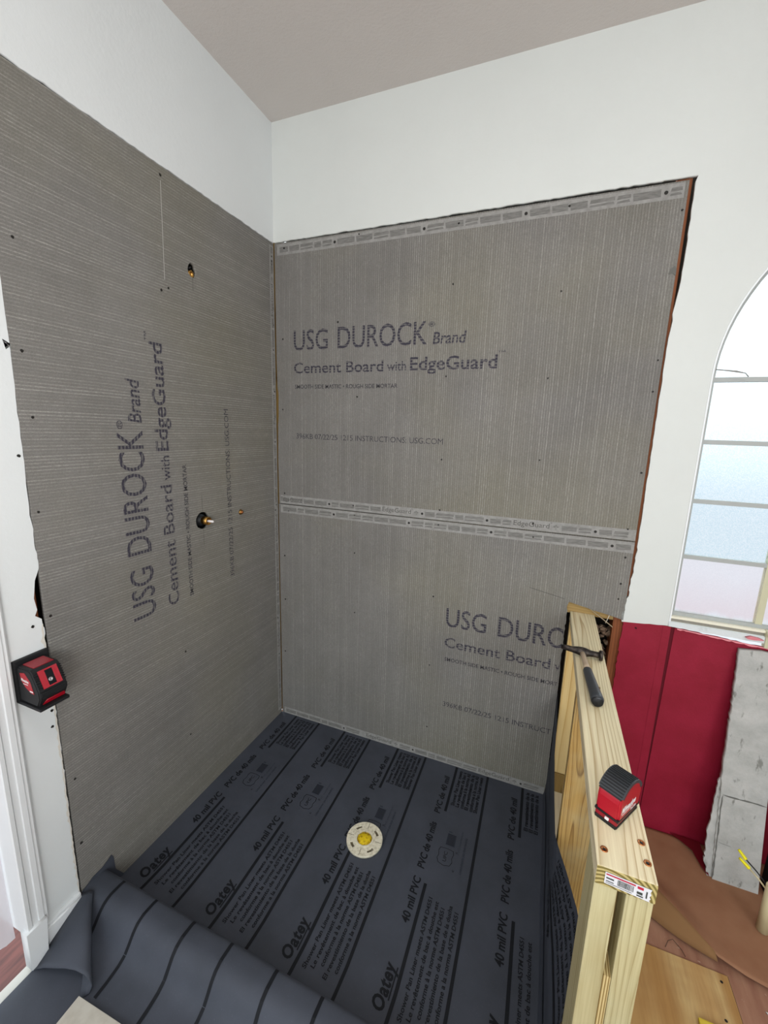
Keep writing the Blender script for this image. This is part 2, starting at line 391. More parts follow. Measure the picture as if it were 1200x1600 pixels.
# floor
M_ply = NT('plywood_floor', 0.7, 0, 0.25)
_v = M_ply.obj((0.35, 1, 1), (0.3, 0, 0)); _n = M_ply.noise(_v, 3.2, 4, 0.6)
_w = M_ply.n('ShaderNodeTexWave', {'Vector': M_ply.obj((1, 0.15, 1)), 'Scale': 1.6, 'Distortion': 14.0, 'Detail': 4, 'Detail Scale': 0.8}, wave_type='BANDS')
_c = M_ply.ramp(_w.outputs['Fac'], [(0.0, hx('#c19c66')), (0.6, hx('#ceb07a')), (1.0, hx('#b08750'))])
_c = M_ply.mix(M_ply.ramp(_n, [(0.5, g4(0)), (0.68, g4(0.7))]), _c, hx('#a57b4b'))
_c = M_ply.mix(M_ply.ramp(M_ply.noise(M_ply.obj((1, 0.1, 1)), 90, 3), [(0.3, g4(0.3)), (0.6, g4(0))]), _c, hx('#8c6238'))
M_ply.color(_c); M_ply = M_ply.m
M_ply2 = NT('reddish_subfloor', 0.75, 0, 0.2)
_c = M_ply2.mix(M_ply2.ramp(M_ply2.noise(M_ply2.obj((1, 0.2, 1)), 30, 4), [(0.3, g4(0)), (0.7, g4(1))]), hx('#8f6350'), hx('#a98068'))
_c = M_ply2.mix(M_ply2.ramp(M_ply2.noise(M_ply2.obj(), 55, 3), [(0.68, g4(0)), (0.74, g4(0.8))]), _c, hx('#cdb9a4'))
M_ply2.color(_c); M_ply2 = M_ply2.m
M_redfloor = NT('red_brown_wood_floor', 0.4, 0, 0.4)
M_redfloor.color(M_redfloor.mix(M_redfloor.ramp(M_redfloor.noise(M_redfloor.obj((6, 0.6, 1)), 9, 4), [(0.35, g4(0)), (0.65, g4(1))]), hx('#4a201c'), hx('#713a33'))); M_redfloor = M_redfloor.m
fl = struct(box('floor', (-0.012, -4.2, -0.05), (3.6, 0.12, -0.002), M_ply2))
box('plywood_patch', (1.528, -2.4, -0.0018), (1.947, -0.4765, 0.004), M_ply, fl, 0.001, label='pale plywood patch beside the low stud wall')
for rct in ((1.528, -0.4765, 1.950, -0.4735), (1.947, -2.4, 1.950, -0.4735)):
    add_obj('panel_gap', quads([rct], lambda a, b: (a, b, -0.0012)), M_dark, fl)
me = plate([circ(1.925, -0.500, 0.004, 8)], 0.0006, lambda a, b, c: (a, b, 0.0046 - c)); add_obj('patch_screw', me, M_screw, fl)
me = plate([circ(1.905, -0.60, 0.004, 8)], 0.0006, lambda a, b, c: (a, b, 0.0046 - c)); add_obj('patch_screw', me, M_screw, fl)
struct(box('floor', (-2.0, -4.2, -0.05), (-0.0125, 0.0, -0.004), M_redfloor))
struct(box('trim_2', (-0.012, -2.2, -0.002), (0.022, -1.20, 0.010), m_paint('threshold_stone', '#c9c8c2', 0.1, 40), None, 0.002))
# door casing, profile stepping away from the wall
def prism_y(prof, y0, y1): pass
bm = bmesh.new()
prof = [(-1.2075, 0.0), (-1.2085, 0.010), (-1.213, 0.013), (-1.221, 0.012), (-1.223, 0.017), (-1.236, 0.0175), (-1.238, 0.014), (-1.252, 0.015), (-1.256, 0.020), (-1.266, 0.021), (-1.268, 0.016), (-1.268, -0.12), (-1.262, -0.12), (-1.262, 0.0)]
zz = (0.13, 2.2); rr = [[bm.verts.new((x, y, z)) for y, x in prof] for z in zz]
for i in range(len(prof)):
    j = (i + 1) % len(prof); bm.faces.new((rr[0][i], rr[0][j], rr[1][j], rr[1][i]))
bm.faces.new(rr[0]); bm.faces.new(rr[1][::-1])
struct(add_obj('trim_1', bm_me(bm), M_trim))
# plinth block and baseboard with broken lower edge
bot = jag((-1.275, 0.022), (-1.222, 0.030), 0.004, 0.008, 41)
bl = struct(add_obj('trim_3', plate([bot + [(-1.222, 0.150), (-1.275, 0.150)]], 0.030, lambda a, b, c: (0.028 - c, a, b)), M_trim))
bot = jag((-1.221, 0.028), (-1.118, 0.020), 0.004, 0.008, 42)
bs = struct(add_obj('baseboard_left', plate([bot + [(-1.118, 0.092), (-1.221, 0.092)]], 0.016, lambda a, b, c: (0.016 - c, a, b)), M_trim))
box('cap_bead', (0.0, -1.221, 0.0925), (0.011, -1.118, 0.104), M_trim, bs, 0.003)

# ------------------------------------------------------------------ window
win = struct(bpy.data.objects.new('window_1', None)); C.objects.link(win); win.location = (WX0 + WR, 0.03, WZ0)
M_frame = flat('grey_window_frame', '#a9adab', 0.45, 0.0, 0.4)
M_framey = flat('cream_window_frame', '#c9c6a8', 0.45, 0.0, 0.4)
def arch_pts(off, zb):
    r = WR - off; x0 = WX0 + off; cx = WX0 + WR
    return [(x0, zb), (x0, WZS)] + [(cx - r * math.cos(math.pi * i / 48), WZS + r * math.sin(math.pi * i / 48)) for i in range(1, 48)] + [(WX0 + 2 * WR - off, WZS), (WX0 + 2 * WR - off, zb)]
# plaster reveal; corner bead's lit brightness is put into the paint colour
bm = bmesh.new(); pr_ = None
for a, b in arch_pts(0.0, WZ0 + 0.0):
    cur = [bm.verts.new((a, -0.0012, b)), bm.verts.new((a + (0.0), 0.10, b))]
    if pr_: bm.faces.new((pr_[0], pr_[1], cur[1], cur[0]))
    pr_ = cur
M_bead = m_paint('reveal_paint_lit', '#eef2f4', 0.03, 30)
add_obj('window_reveal', bm_me(bm), M_bead, win)
add_obj('corner_bead', plate([arch_pts(-0.0035, WZ0) , arch_pts(0.0015, WZ0 - 0.001)], 0.002, lambda a, b, c: (a, c - 0.002, b)), M_bead, win)
ZF0 = 0.945
add_obj('window_frame', plate([arch_pts(0.0005, ZF0), arch_pts(0.0125, ZF0 + 0.014)], 0.03, lambda a, b, c: (a, 0.018 + c, b)), M_frame, win)
for i, z in enumerate((1.178, 1.388, 1.600, 1.812)):
    hw = WR - 0.012 if z <= WZS else math.sqrt(max(0, (WR - 0.012) ** 2 - (z - WZS) ** 2))
    box('muntin', (WX0 + WR - hw, 0.022, z - 0.0080), (WX0 + WR + hw, 0.040, z + 0.0080), M_frame, win, 0.001)
for x in (2.048, 2.48, 2.70):
    zt = WZS + math.sqrt(max(0, (WR - 0.012) ** 2 - (x - WX0 - WR) ** 2))
    box('mullion', (x - 0.0105, 0.021, ZF0 + 0.012), (x + 0.0105, 0.042, min(zt, 1.815)), M_framey, win, 0.0015)
M_glass = NT('obscured_glass', 0.35, 0, 0.5)
_v = M_glass.obj(); _n = M_glass.noise(_v, 330, 3, 0.7); _p = M_glass.noise(M_glass.obj((1, 1, 1.3)), 6, 3, 0.5)
M_glass.color(M_glass.mix(M_glass.ramp(_n, [(0.42, g4(0)), (0.62, g4(1))]), hx('#d2e3ea'), hx('#ffffff')))
M_glass.b.inputs['Transmission Weight'].default_value = 1.0; M_glass.b.inputs['IOR'].default_value = 1.1
M_glass.bump(_n, 0.25, 0.002); M_glass = M_glass.m
M_glassp = NT('tinted_obscured_glass', 0.35, 0, 0.5)
_v = M_glassp.obj(); _n = M_glassp.noise(_v, 330, 3, 0.7)
_c = M_glassp.mix(M_glassp.ramp(_n, [(0.42, g4(0)), (0.62, g4(1))]), hx('#ecebee'), hx('#fbf8fa'))
_s = M_glassp.n('ShaderNodeSeparateXYZ', {0: M_glassp.obj((1, 1, 1), (0, 0, 0))})
_k = M_glassp.math('MULTIPLY_ADD', M_glassp.noise(M_glassp.obj((1, 1, 0.3)), 18, 4, 0.7), 0.10, _s.outputs[2])
M_glassp.color(M_glassp.mix(M_glassp.ramp(_k, [(0.095, g4(0)), (0.125, g4(0.55)), (0.27, g4(0.2))]), _c, hx('#e9cfd0')))  # pinkish tint in the glass colour, strongest low in the pane
M_glassp.b.inputs['Transmission Weight'].default_value = 1.0; M_glassp.b.inputs['IOR'].default_value = 1.1
M_glassp.bump(_n, 0.25, 0.002); M_glassp = M_glassp.m
zl = [ZF0 + 0.01, 1.178, 1.388, 1.600, 1.812]
for k, (a, b) in enumerate(zip(zl, zl[1:])):
    xs = [WX0 + 0.006, 2.048, 2.48, 2.70, WX0 + 2 * WR - 0.006]
    for xa, xb in zip(xs, xs[1:]):
        box('window_pane', (xa, 0.029, a), (xb, 0.033, b), M_glassp if k == 0 else M_glass, win)
r_ = WR - 0.008
add_obj('window_pane', plate([[(WX0 + WR + r_ * math.cos(math.pi * i / 40), 1.813 + r_ * math.sin(math.pi * i / 40)) for i in range(41)]], 0.004, lambda a, b, c: (a, 0.029 + c, b)), M_glass, win)
# bottom track, ledge, sill
box('window_track', (WX0 + 0.001, -0.001, 0.9375), (WX0 + 2 * WR, 0.018, 0.946), flat('track_white', '#ece9d6', 0.4), win, 0.001)
box('window_track', (WX0 + 0.001, 0.004, 0.920), (WX0 + 2 * WR, 0.05, 0.9375), m_paint('crumbled_mortar', '#8f8b80', 0.9, 150, 0.6, '#5c5a52'), win, 0.0)
M_sill = m_paint('marble_sill_dusty', '#dbe2e4', 0.5, 80, 0.6, '#8c9694')
sl = jag((WX0 - 0.004, 0.906), (2.98, 0.882), 0.0015, 0.02, 61)
add_obj('window_sill', plate([sl + [(2.98, 0.922), (WX0 - 0.004, 0.924)]], 0.06, lambda a, b, c: (a, c - 0.006, b)), M_sill, win)
bm = bmesh.new()
add_box(bm, (2.064, -0.012, 0.885), (2.082, 0.012, 0.948), 0.003); add_box(bm, (2.066, -0.028, 0.93), (2.10, -0.010, 0.942), 0.003)
add_obj('window_latch', bm_me(bm), M_framey, win)
# scraps on the sill
M_pink = flat('pink_scrap', '#d8848c', 0.7)
o = add_obj('plaster_scrap', plate([[(2.005, 0.916), (2.02, 0.9225), (2.045, 0.920), (2.058, 0.915), (2.03, 0.9115), (2.012, 0.912)]], 0.012, lambda a, b, c: (a, -0.019 + c, b)), M_pink, None)
tag(o, 'pink scrap lying at the right end of the window sill', 'scrap')
pts = [(1.781, -0.004, 1.842), (1.81, -0.008, 1.838), (1.835, -0.012, 1.834), (1.862, -0.010, 1.828), (1.872, -0.008, 1.817)]
o = add_obj('loose_wire', tube(pts, [0.0018, 0.002, 0.003, 0.0015, 0.0018], 6), flat('dull_wire', '#8d8b86', 0.6)); tag(o, 'thin bent wire sticking out across the upper window muntin', 'wire')

# ------------------------------------------------------------------ red drywall and grey slab under the window
def below(a): return 0.906 - (a - 1.776) * 0.07 if a > 1.776 else 0.9062 + (a - 1.776) * 0.09
box('joint_backing', (1.76, 0.0045, 0.0), (1.80, 0.0125, 0.90), flat('dark_red_joint', '#5a0a1a', 0.8), w_back)
rw = struct(add_obj('wall_back', plate([[(1.617, 0.0), (1.7822, 0.0), (1.7822, 0.904), (1.70, 0.8975)] + jag((1.622, 0.8905), (1.614, 0.0), 0.0025, 0.012, 70)], 0.0055, lambda a, b, c: (a, -0.001 + c, b)), M_red))
add_obj('drywall_sheet', plate([[(1.7842, 0.0), (3.6, 0.0), (3.6, 0.80), (2.2, 0.875)] + jag((2.2, 0.875), (1.7842, 0.903), 0.002, 0.014, 71)], 0.003, lambda a, b, c: (a, 0.001 + c, b)), M_red, rw)
add_obj('taped_joint', plate([[(1.752, 0.02), (1.7795, 0.0), (1.7785, 0.899), (1.756, 0.897)]], 0.0012, lambda a, b, c: (a, -0.0022 + c, b)), M_red, rw)
add_obj('torn_pink_edge', plate([jag((1.80, 0.8995), (2.3, 0.866), 0.0022, 0.01, 72) + [(2.3, 0.872), (1.80, 0.9035)]], 0.004, lambda a, b, c: (a, -0.010 + c, b)), M_redline, rw)
me = plate([circ(1.668, 0.874, 0.0042, 9, 0.3, 4)], 0.0008, lambda a, b, c: (a, -0.0018 + c, b)); add_obj('nail_hole', me, flat('dark_red_hole', '#3a0812', 0.8), rw)

# grey slab leaning against the red wall: foot 15 cm out, top touching the wall under the sill
SL = lambda a, b, c: (a, -0.150 + 0.148 * b + c, b)
ed = (jag((2.003, 0.001), (1.996, 0.20), 0.002, 0.014, 80) + jag((1.996, 0.20), (1.992, 0.40), 0.002, 0.012, 83)
      + jag((1.992, 0.40), (1.994, 0.878), 0.0018, 0.012, 82))
sl = thing('plaster_slab', (2.05, -0.13, 0.0), 'rough grey plaster slab leaning against the red wall under the window', 'plaster slab')
add_obj('slab_body', plate([ed + [(2.06, 0.874), (2.20, 0.862), (2.19, 0.62), (2.15, 0.40), (2.130, 0.36), (2.134, 0.2), (2.140, 0.001)]], 0.020, SL), M_slab, sl)
ed2 = jag((1.990, 0.003), (1.980, 0.05), 0.002, 0.01, 86) + jag((1.974, 0.055), (1.975, 0.12), 0.003, 0.010, 84) + jag((1.972, 0.125), (1.973, 0.19), 0.003, 0.010, 85) + jag((1.978, 0.21), (1.986, 0.38), 0.002, 0.012, 87)
add_obj('slab_edge_layer', plate([ed2 + [(1.999, 0.40), (2.003, 0.003)]], 0.010, lambda a, b, c: SL(a, b, c + 0.008)), M_slab, sl)
def gline(a0, b0, a1, b1, wd, seed):
    p = Vector((a0, b0)); q = Vector((a1, b1)); d = (q - p).normalized(); nn = Vector((-d.y, d.x)) * wd
    return jag(p + nn, q + nn, wd * 0.6, 0.012, seed) + jag(q - nn, p - nn, wd * 0.6, 0.012, seed + 1)
SG = lambda a, b, c: SL(a, b, c - 0.0012)
add_obj('groove', plate([gline(2.001, 0.328, 2.130, 0.330, 0.0022, 5)], 0.002, SG), M_groove, sl)
add_obj('groove', plate([gline(2.000, 0.328, 2.003, 0.01, 0.0022, 7)], 0.002, SG), M_groove, sl)
add_obj('groove', plate([gline(2.006, 0.150, 2.045, 0.148, 0.0010, 9)], 0.002, SG), flat('faint_groove', '#8f908c', 0.95), sl)
# added dark block standing in for the broken cavity right of the slab
ob = box('dark_cavity_block', (2.160, -0.16, 0.0105), (2.24, -0.105, 0.40), flat('dark_cavity_fill', '#191412', 0.9), None, 0.004)
tag(ob, 'dark block standing in for the cavity at the right of the grey plaster slab', 'post')

# ------------------------------------------------------------------ cement boards
def screws(pts, f, parent, r=0.0042):
    for i, (a, b) in enumerate(pts):
        h = add_obj('screw', plate([circ(a, b, r * random.uniform(0.75, 1.1), 10, 0.22, i + 11)], 0.0012, lambda x, y, c: f(x, y, c - 0.0010)), M_screw, parent)
def band(f, a0, a1, b0, b1, parent, label_pos=(), phase=0, txt=True, inset=0.0):
    rnd = random.Random(phase)
    add_obj('edge_band', plate([[(a0, b0), (a1, b0), (a1, b1), (a0, b1)]], 0.0014, lambda x, y, c: f(x, y, c - 0.0006)), M_band, parent)
    h = b1 - b0; m0 = b0 + h * 0.22; m1 = b0 + h * 0.74; rects = []; dots = []; stop = []
    for p in label_pos: stop.append((p - 0.006, p + 0.155))
    a = a0 + 0.012; k = 0
    nxt_dot = a0 + 0.2 + 0.02 * phase
    while a < a1 - 0.02:
        s_ = next((s for s in stop if s[0] < a + 0.03 and a < s[1]), None)
        if s_ is not None:
            t = s_[1]   # tree-like mark after the word
            if t + 0.04 < a1:
                cz = (m0 + m1) / 2; hh = (m1 - m0) / 2
                for q in (-1, 0, 1): rects.append([(t + 0.010 + hh * 0.55 * q + math.cos(u) * hh * 0.42, cz + hh * (0.25 + 0.35 * (q == 0)) + math.sin(u) * hh * 0.38) for u in [i * math.pi / 4 for i in range(8)]])
                rects.append((t + 0.009, m0, t + 0.0115, cz))
            a = t + 0.030; continue
        if a >= nxt_dot:
            dots.append((a + 0.008, (m0 + m1) / 2)); a += 0.02; nxt_dot += 0.405; continue
        L = rnd.uniform(0.035, 0.085); e = min(a + L, a1 - 0.006)
        for s in stop:
            if a < s[0] < e: e = s[0] - 0.003
        if e - a > 0.012:
            if rnd.random() < 0.4:
                g_ = (m1 - m0) / 3
                rects.append([(a, m0), (e, m0 + 0.001), (e - 0.004, m0 + g_ * 1.15), (a + 0.002, m0 + g_ * 0.8)]); rects.append([(a, m0 + g_ * 1.4), (e, m0 + g_ * 1.6), (e, m1), (a + 0.003, m1)])
            else:
                rects.append([(a + 0.003, m0), (e, m0 + 0.0015), (e - 0.001, m1), (a, m1 - 0.001)])
        a = e + 0.006
    add_obj('printed_marks', quads(rects, lambda x, y: f(x, y, -0.0010)), M_mark, parent)
    if dots:
        add_obj('printed_dots', quads([circ(x, y, h * 0.13, 12) for x, y in dots], lambda x, y: f(x, y, -0.0012)), M_screw, parent)
    if label_pos and txt:
        add_obj('printed_lettering', lettering([('EdgeGuard', p, p + 0.14, m0 + 0.004, h * 0.52, 0.0, 0.0) for p in label_pos] + [('™', p + 0.141, p + 0.149, m1, h * 0.2, 0, 0) for p in label_pos], lambda x, y: f(x, y, -0.0012)), M_pencil, parent)

def brand(dx, dz):
    big = [('USG', 0.105, 0.288, 1.9665, 0.094, 0.004, 0, 1.0), ('DUROCK', 0.339, 0.761, 1.9665, 0.097, 0.004, 0, 0.98), ('Brand', 0.786, 0.925, 1.966, 0.050, 0.012, 0.12)]
    mid = [('Cement Board', 0.105, 0.5665, 1.8625, 0.050, 0.010, 0), ('with', 0.584, 0.672, 1.8645, 0.040, 0.006, 0), ('EdgeGuard', 0.690, 1.056, 1.8645, 0.055, 0.014, 0)]
    tiny = [('®', 0.764, 0.792, 2.035, 0.020, 0.006, 0), ('™', 1.055, 1.084, 1.918, 0.014, 0, 0)]
    sm = [('SMOOTH SIDE MASTIC • ROUGH SIDE MORTAR', 0.109, 0.636, 1.791, 0.019, 0.012, 0)]
    co = [('396KB 07/22/25 1215 INSTRUCTIONS: USG.COM', 0.115, 0.853, 1.554, 0.026, 0.0, 0)]
    sh = lambda L: [(t[0], t[1] + dx, t[2] + dx, t[3] + dz) + t[4:] for t in L]
    return [('logo_lettering', sh(big)), ('product_lettering', sh(mid + tiny)), ('small_lettering', sh(sm)), ('date_code_lettering', sh(co))]

# upper back board
ub = thing('cement_board', (0.81, 0.006, 1.2195), 'upper grey cement board on the back wall with its full printed logo', 'cement board')
out = [(0.007, 1.2195), (1.6215, 1.2195), (1.6225, 2.4365), (0.005, 2.4375)] + jag((0.005, 2.40), (0.006, 1.9), 0.0006, 0.03, 90) + [(0.008, 1.80), (0.013, 1.77), (0.012, 1.66), (0.008, 1.62), (0.005, 1.45)]
add_obj('panel', plate([out], 0.0127, BK), M_board_b, ub)
band(BK, 0.02, 1.612, 2.386, 2.432, ub, (), 3)
band(BK, 0.014, 1.6215, 1.2215, 1.2635, ub, (-0.0, 0.583, 1.174)[1:] , 1)
for i, (nm, it) in enumerate(brand(0, 0)):
    for q in it: add_obj(nm, lettering([q], lambda x, y: BK(x, y, -0.0008)), M_ink_b if i < 2 else M_ink_f, ub)
add_obj('printed_lettering', lettering([('EdgeGuard', 0.018, 0.145, 1.235, 0.021, 0, 0)], lambda x, y: BK(x, y, -0.0014)), M_pencil, ub)
screws([(0.8581, 2.191), (1.2666, 2.1309), (0.0435, 2.02), (0.0372, 1.6918), (0.4413, 1.7531), (0.8506, 1.8361), (1.2507, 1.8224), (0.8516, 1.4895), (1.2506, 1.5082), (1.6084, 1.4803), (1.608, 1.8776), (1.6066, 1.771), (1.6131, 2.3495), (0.0579, 2.4135), (0.4369, 2.4246), (0.8672, 2.4092), (1.265, 2.4118), (0.0407, 1.2745), (0.431, 1.2462), (0.8559, 1.2661), (1.2507, 1.2486), (1.5917, 1.2639), (0.339, 2.079)], BK, ub)
add_obj('chipped_spot', plate([[(1.600, 2.156), (1.606, 2.172), (1.617, 2.182), (1.6226, 2.168), (1.6226, 2.150), (1.612, 2.158)]], 0.002, lambda a, b, c: BK(a, b, c - 0.0015)), M_groove, ub)
# lower back board with its cut-out for the stud wall
lb = thing('cement_board', (0.81, 0.006, 0.0), 'lower grey cement board on the back wall, notched where the low stud wall meets it', 'cement board')
out = [(0.005, 0.0), (1.4175, 0.0), (1.4175, 0.62)] + jag((1.4165, 0.62), (1.4165, 0.93), 0.0025, 0.012, 92)[1:] + [(1.42, 0.937), (1.50, 0.921)] + jag((1.50, 0.921), (1.6215, 0.897), 0.0012, 0.02, 91)[1:] + [(1.6215, 0.897), (1.622, 1.2165), (0.003, 1.2165)]
add_obj('panel', plate([out], 0.0127, BK), M_board_b, lb)
band(BK, 0.016, 1.6215, 1.1715, 1.2145, lb, (), 2)
band(BK, 0.016, 1.412, 0.003, 0.040, lb, (0.53, 1.118), 5)
for i, (nm, it) in enumerate(brand(0.8105, -1.2415)):
    for q in it:
        if q[1] < 1.40: add_obj(nm, lettering([q], lambda x, y: BK(x, y, -0.0008), clip=1.4125), M_ink_b if i < 2 else M_ink_f, lb)
screws([(0.0628, 1.1845), (0.4387, 1.1997), (0.8539, 1.1987), (1.256, 1.1922), (0.035, 0.9401), (0.4422, 1.0106), (1.597, 1.1526), (1.5949, 1.0452), (1.5938, 0.9811), (0.849, 0.8571), (0.8491, 0.5082), (0.8536, 0.1754), (0.448, 0.6987), (0.0347, 0.6951), (0.0292, 0.388)], BK, lb)
add_obj('pencil_line', quads([[(1.262, 0.972), (1.402, 0.946), (1.402, 0.9485), (1.262, 0.9745)]], lambda x, y: BK(x, y, -0.0008)), M_pencil, lb)
# left board, standing on end, print reading upward
lt = thing('cement_board', (-0.006, -0.55, 0.0), 'tall grey cement board on the left wall with pipe stubs and sideways printed logo', 'cement board')
out = [(-0.003, 0.0), (-0.003, 2.4375), (-1.1065, 2.4395)] + jag((-1.1065, 2.4395), (-1.1085, 0.9), 0.0008, 0.05, 95)[1:] + [(-1.1105, 0.088), (-1.0725, 0.104), (-1.0396, 0.107), (-1.0061, 0.1014), (-1.0, 0.05), (-0.9723, 0.0)]
holes = [circ(-0.500, 2.160, 0.019, 14, 0.10, 2, 1.35), circ(-0.512, 1.224, 0.036, 18, 0.06, 3), circ(-0.287, 1.2205, 0.0125, 12, 0.05, 4)]
add_obj('panel', plate([out] + holes, 0.0127, LF), M_board_l, lt)
LT = lambda a, b, c: LF(-(1.967 + 0.757 - 1.967) + (1.967 - b), a - 0.105 + 0.925, c)   # reading upward
for i, (nm, it) in enumerate(brand(0, 0)):
    for q in it: add_obj(nm, lettering([q], lambda x, y: LT(x, y, -0.0008)), M_ink_l if i < 2 else M_ink_f2, lt)
VB = lambda a, b, c: LF(-b, a, c)
band(VB, 0.03, 2.425, 0.004, 0.034, lt, (0.42, 1.02, 1.62, 2.12), 4, True)
scr = [(-1.0708, 2.0469), (-1.0818, 1.7784), (-1.0765, 1.6117), (-1.0918, 1.3578), (-0.6151, 2.4113), (-0.6403, 2.0528), (-0.6105, 2.0677), (-1.0954, 1.055), (-1.0877, 0.5023), (-1.0931, 0.2656), (-0.6389, 0.7071), (-0.6407, 0.3297), (-0.0191, 2.3592), (-0.0197, 2.3428), (-0.0138, 2.0826), (-0.0138, 1.7762), (-0.0277, 1.1863), (-0.024, 0.5906)]
screws(scr, LF, lt)
add_obj('pencil_line', quads([(-0.5135, 1.262, -0.5115, 1.330), (-0.5135, 1.120, -0.5115, 1.186), (-0.5010, 2.09, -0.4990, 2.135)], lambda x, y: LF(x, y, -0.0008)), M_pencil, lt)
add_obj('chalk_line', quads([[(-0.6150, 2.395), (-0.6170, 2.395), (-0.6255, 2.09), (-0.6235, 2.09)]], lambda x, y: LF(x, y, -0.0008)), M_chalk, lt)

# plumbing stubs
Rx = Matrix.Rotation(math.pi / 2, 4, 'Y')
t = thing('shower_pipe_stub', (-0.03, -0.503, 2.147), 'brass pipe fitting in the upper hole of the left cement board', 'pipe fitting')
add_obj('fitting', lathe([(0.008, -0.09), (0.008, 0.0), (0.014, 0.001), (0.014, 0.024), (0.009, 0.026), (0.009, 0.018), (0.001, 0.018)], 6, Matrix.Translation((-0.025, -0.503, 2.147)) @ Rx), M_brass, t)
add_obj('pipe_clip', tube([(-0.02, -0.487, 2.178), (-0.01, -0.497, 2.172), (-0.006, -0.508, 2.166)], 0.003, 6), flat('dark_steel', '#3a3a3c', 0.4, 0.6), t)
t = thing('mixer_valve', (-0.03, -0.500, 1.222), 'round brass shower mixer valve in the large middle hole of the left cement board', 'valve')
mt = Matrix.Translation((-0.03, -0.503, 1.222)) @ Rx
add_obj('valve_body', lathe([(0.024, -0.07), (0.024, 0.010), (0.019, 0.012), (0.019, 0.024), (0.013, 0.025)], 20, mt), M_black, t)
add_obj('valve_sleeve', lathe([(0.0165, 0.012), (0.0165, 0.052), (0.0135, 0.053), (0.0135, 0.046), (0.004, 0.046)], 20, mt), M_brass, t)
add_obj('valve_stem', lathe([(0.005, 0.03), (0.005, 0.072), (0.003, 0.076)], 12, mt), M_white, t, 'white valve stem')
add_obj('valve_flange', plate([circ(-0.522, 1.224, 0.018, 14, 0.1, 6)], 0.01, lambda a, b, c: (-0.02 - c, a, b)), M_black, t)
t = thing('outlet_pipe_stub', (-0.02, -0.287, 1.2205), 'small copper pipe stub to the right of the mixer valve', 'pipe fitting')
mt = Matrix.Translation((-0.02, -0.287, 1.2205)) @ Rx
add_obj('nut', lathe([(0.012, -0.03), (0.012, 0.024), (0.010, 0.027), (0.0075, 0.027), (0.0075, 0.018), (0.001, 0.018)], 6, mt), M_brass, t)
add_obj('ferrule', lathe([(0.007, 0.0), (0.007, 0.030), (0.005, 0.033), (0.001, 0.033)], 14, mt), M_copper, t)

# ------------------------------------------------------------------ shower liner
M_liner = NT('grey_liner', 0.62, 0, 0.35)
_v = M_liner.obj(); _c = M_liner.mix(M_liner.ramp(M_liner.noise(_v, 5, 4, 0.6), [(0.3, g4(0)), (0.75, g4(1))]), hx('#3c4049'), hx('#484c57'))
_c = M_liner.mix(M_liner.ramp(M_liner.noise(_v, 230, 3, 0.7), [(0.62, g4(0)), (0.8, g4(0.3))]), _c, hx('#707684'))
M_liner.color(_c); M_liner.bump(M_liner.noise(_v, 25, 4), 0.10, 0.004); M_liner = M_liner.m
M_lprint = flat('liner_print', '#14161c', 0.7)
M_lfaint = flat('liner_faint_print', '#363b46', 0.7)
XW = 1.4115
prof_y = [(0.001, 0.0), (0.98, 0.0), (1.012, 0.006), (1.020, 0.03), (1.023, 0.07), (1.030, 0.087), (1.042, 0.0925), (1.082, 0.0955), (1.104, 0.089), (1.121, 0.074), (1.137, 0.052), (1.153, 0.032), (1.175, 0.021), (1.21, 0.0145), (1.26, 0.0115), (1.50, 0.010)]
cum = [0.0]
for (a, b), (c, d) in zip(prof_y, prof_y[1:]): cum.append(cum[-1] + math.hypot(c - a, d - b))
def prof_at(s):
    for i in range(len(cum) - 1):
        if s <= cum[i + 1] or i == len(cum) - 2:
            t_ = (s - cum[i]) / (cum[i + 1] - cum[i]); a, b = prof_y[i], prof_y[i + 1]
            return a[0] + (b[0] - a[0]) * t_, b[1] * t_ + a[1] * (1 - t_)
def s_of_y(yy):
    for i in range(len(cum) - 1):
        if prof_y[i][0] <= yy <= prof_y[i + 1][0]:
            t_ = (yy - prof_y[i][0]) / (prof_y[i + 1][0] - prof_y[i][0]); return cum[i] + t_ * (cum[i + 1] - cum[i])
def waves(x, y):
    h = 0.0022 * noise.noise(Vector((x * 2.2, y * 2.2, 0.3))) + 0.0012 * noise.noise(Vector((x * 5, y * 5, 3.3)))
    d2 = (x - 0.7525) ** 2 + (y + 0.518) ** 2
    h -= 0.002 * math.exp(-d2 / 0.02)
    e = min(1, max(0, x / 0.05), max(0, -y / 0.05)); return h * e + 0.0032
def LP(u, s, off=0.0):
    """developed liner surface: u across (x), s along the print (away from back wall)"""
    yy, z = prof_at(s)
    k = min(1.0, max(0.0, (s - 0.9) / 0.15))
    if u <= XW:
        lift = 0.004 * noise.noise(Vector((u * 6, s * 4, 7))) * k
        x = u + 0.0092 * yy * (1 - k * 0.9) * min(1.0, max(0.0, u) / 0.06)
        x = min(x, XW) if u < XW else XW
        if yy > 1.12: x = max(x, 0.021 * min(1, (yy - 1.12) / 0.1) + x * 0.2)
        return Vector((x, -yy, z + waves(u, -yy) + lift + off))
    z2 = u - XW
    bul = 0.012 * math.exp(-z2 / 0.03) + 0.004 * noise.noise(Vector((s * 5, z2 * 6, 2)))
    return Vector((XW + 0.008 - bul - off + 0.004 * min(1, z2 / 0.1), -yy, z2 + waves(XW, -yy)))
topz = [(0.0, 0.52), (0.06, 0.50), (0.14, 0.45), (0.20, 0.372), (0.40, 0.366), (0.577, 0.370), (0.66, 0.364), (0.80, 0.362), (1.00, 0.358), (1.105, 0.35)]
leanB = [(0.0, 0.0), (0.56, 0.0), (0.60, 0.010), (0.66, 0.030), (0.765, 0.056), (0.93, 0.060), (0.98, 0.035), (1.008, 0.006), (1.2, 0.004)]
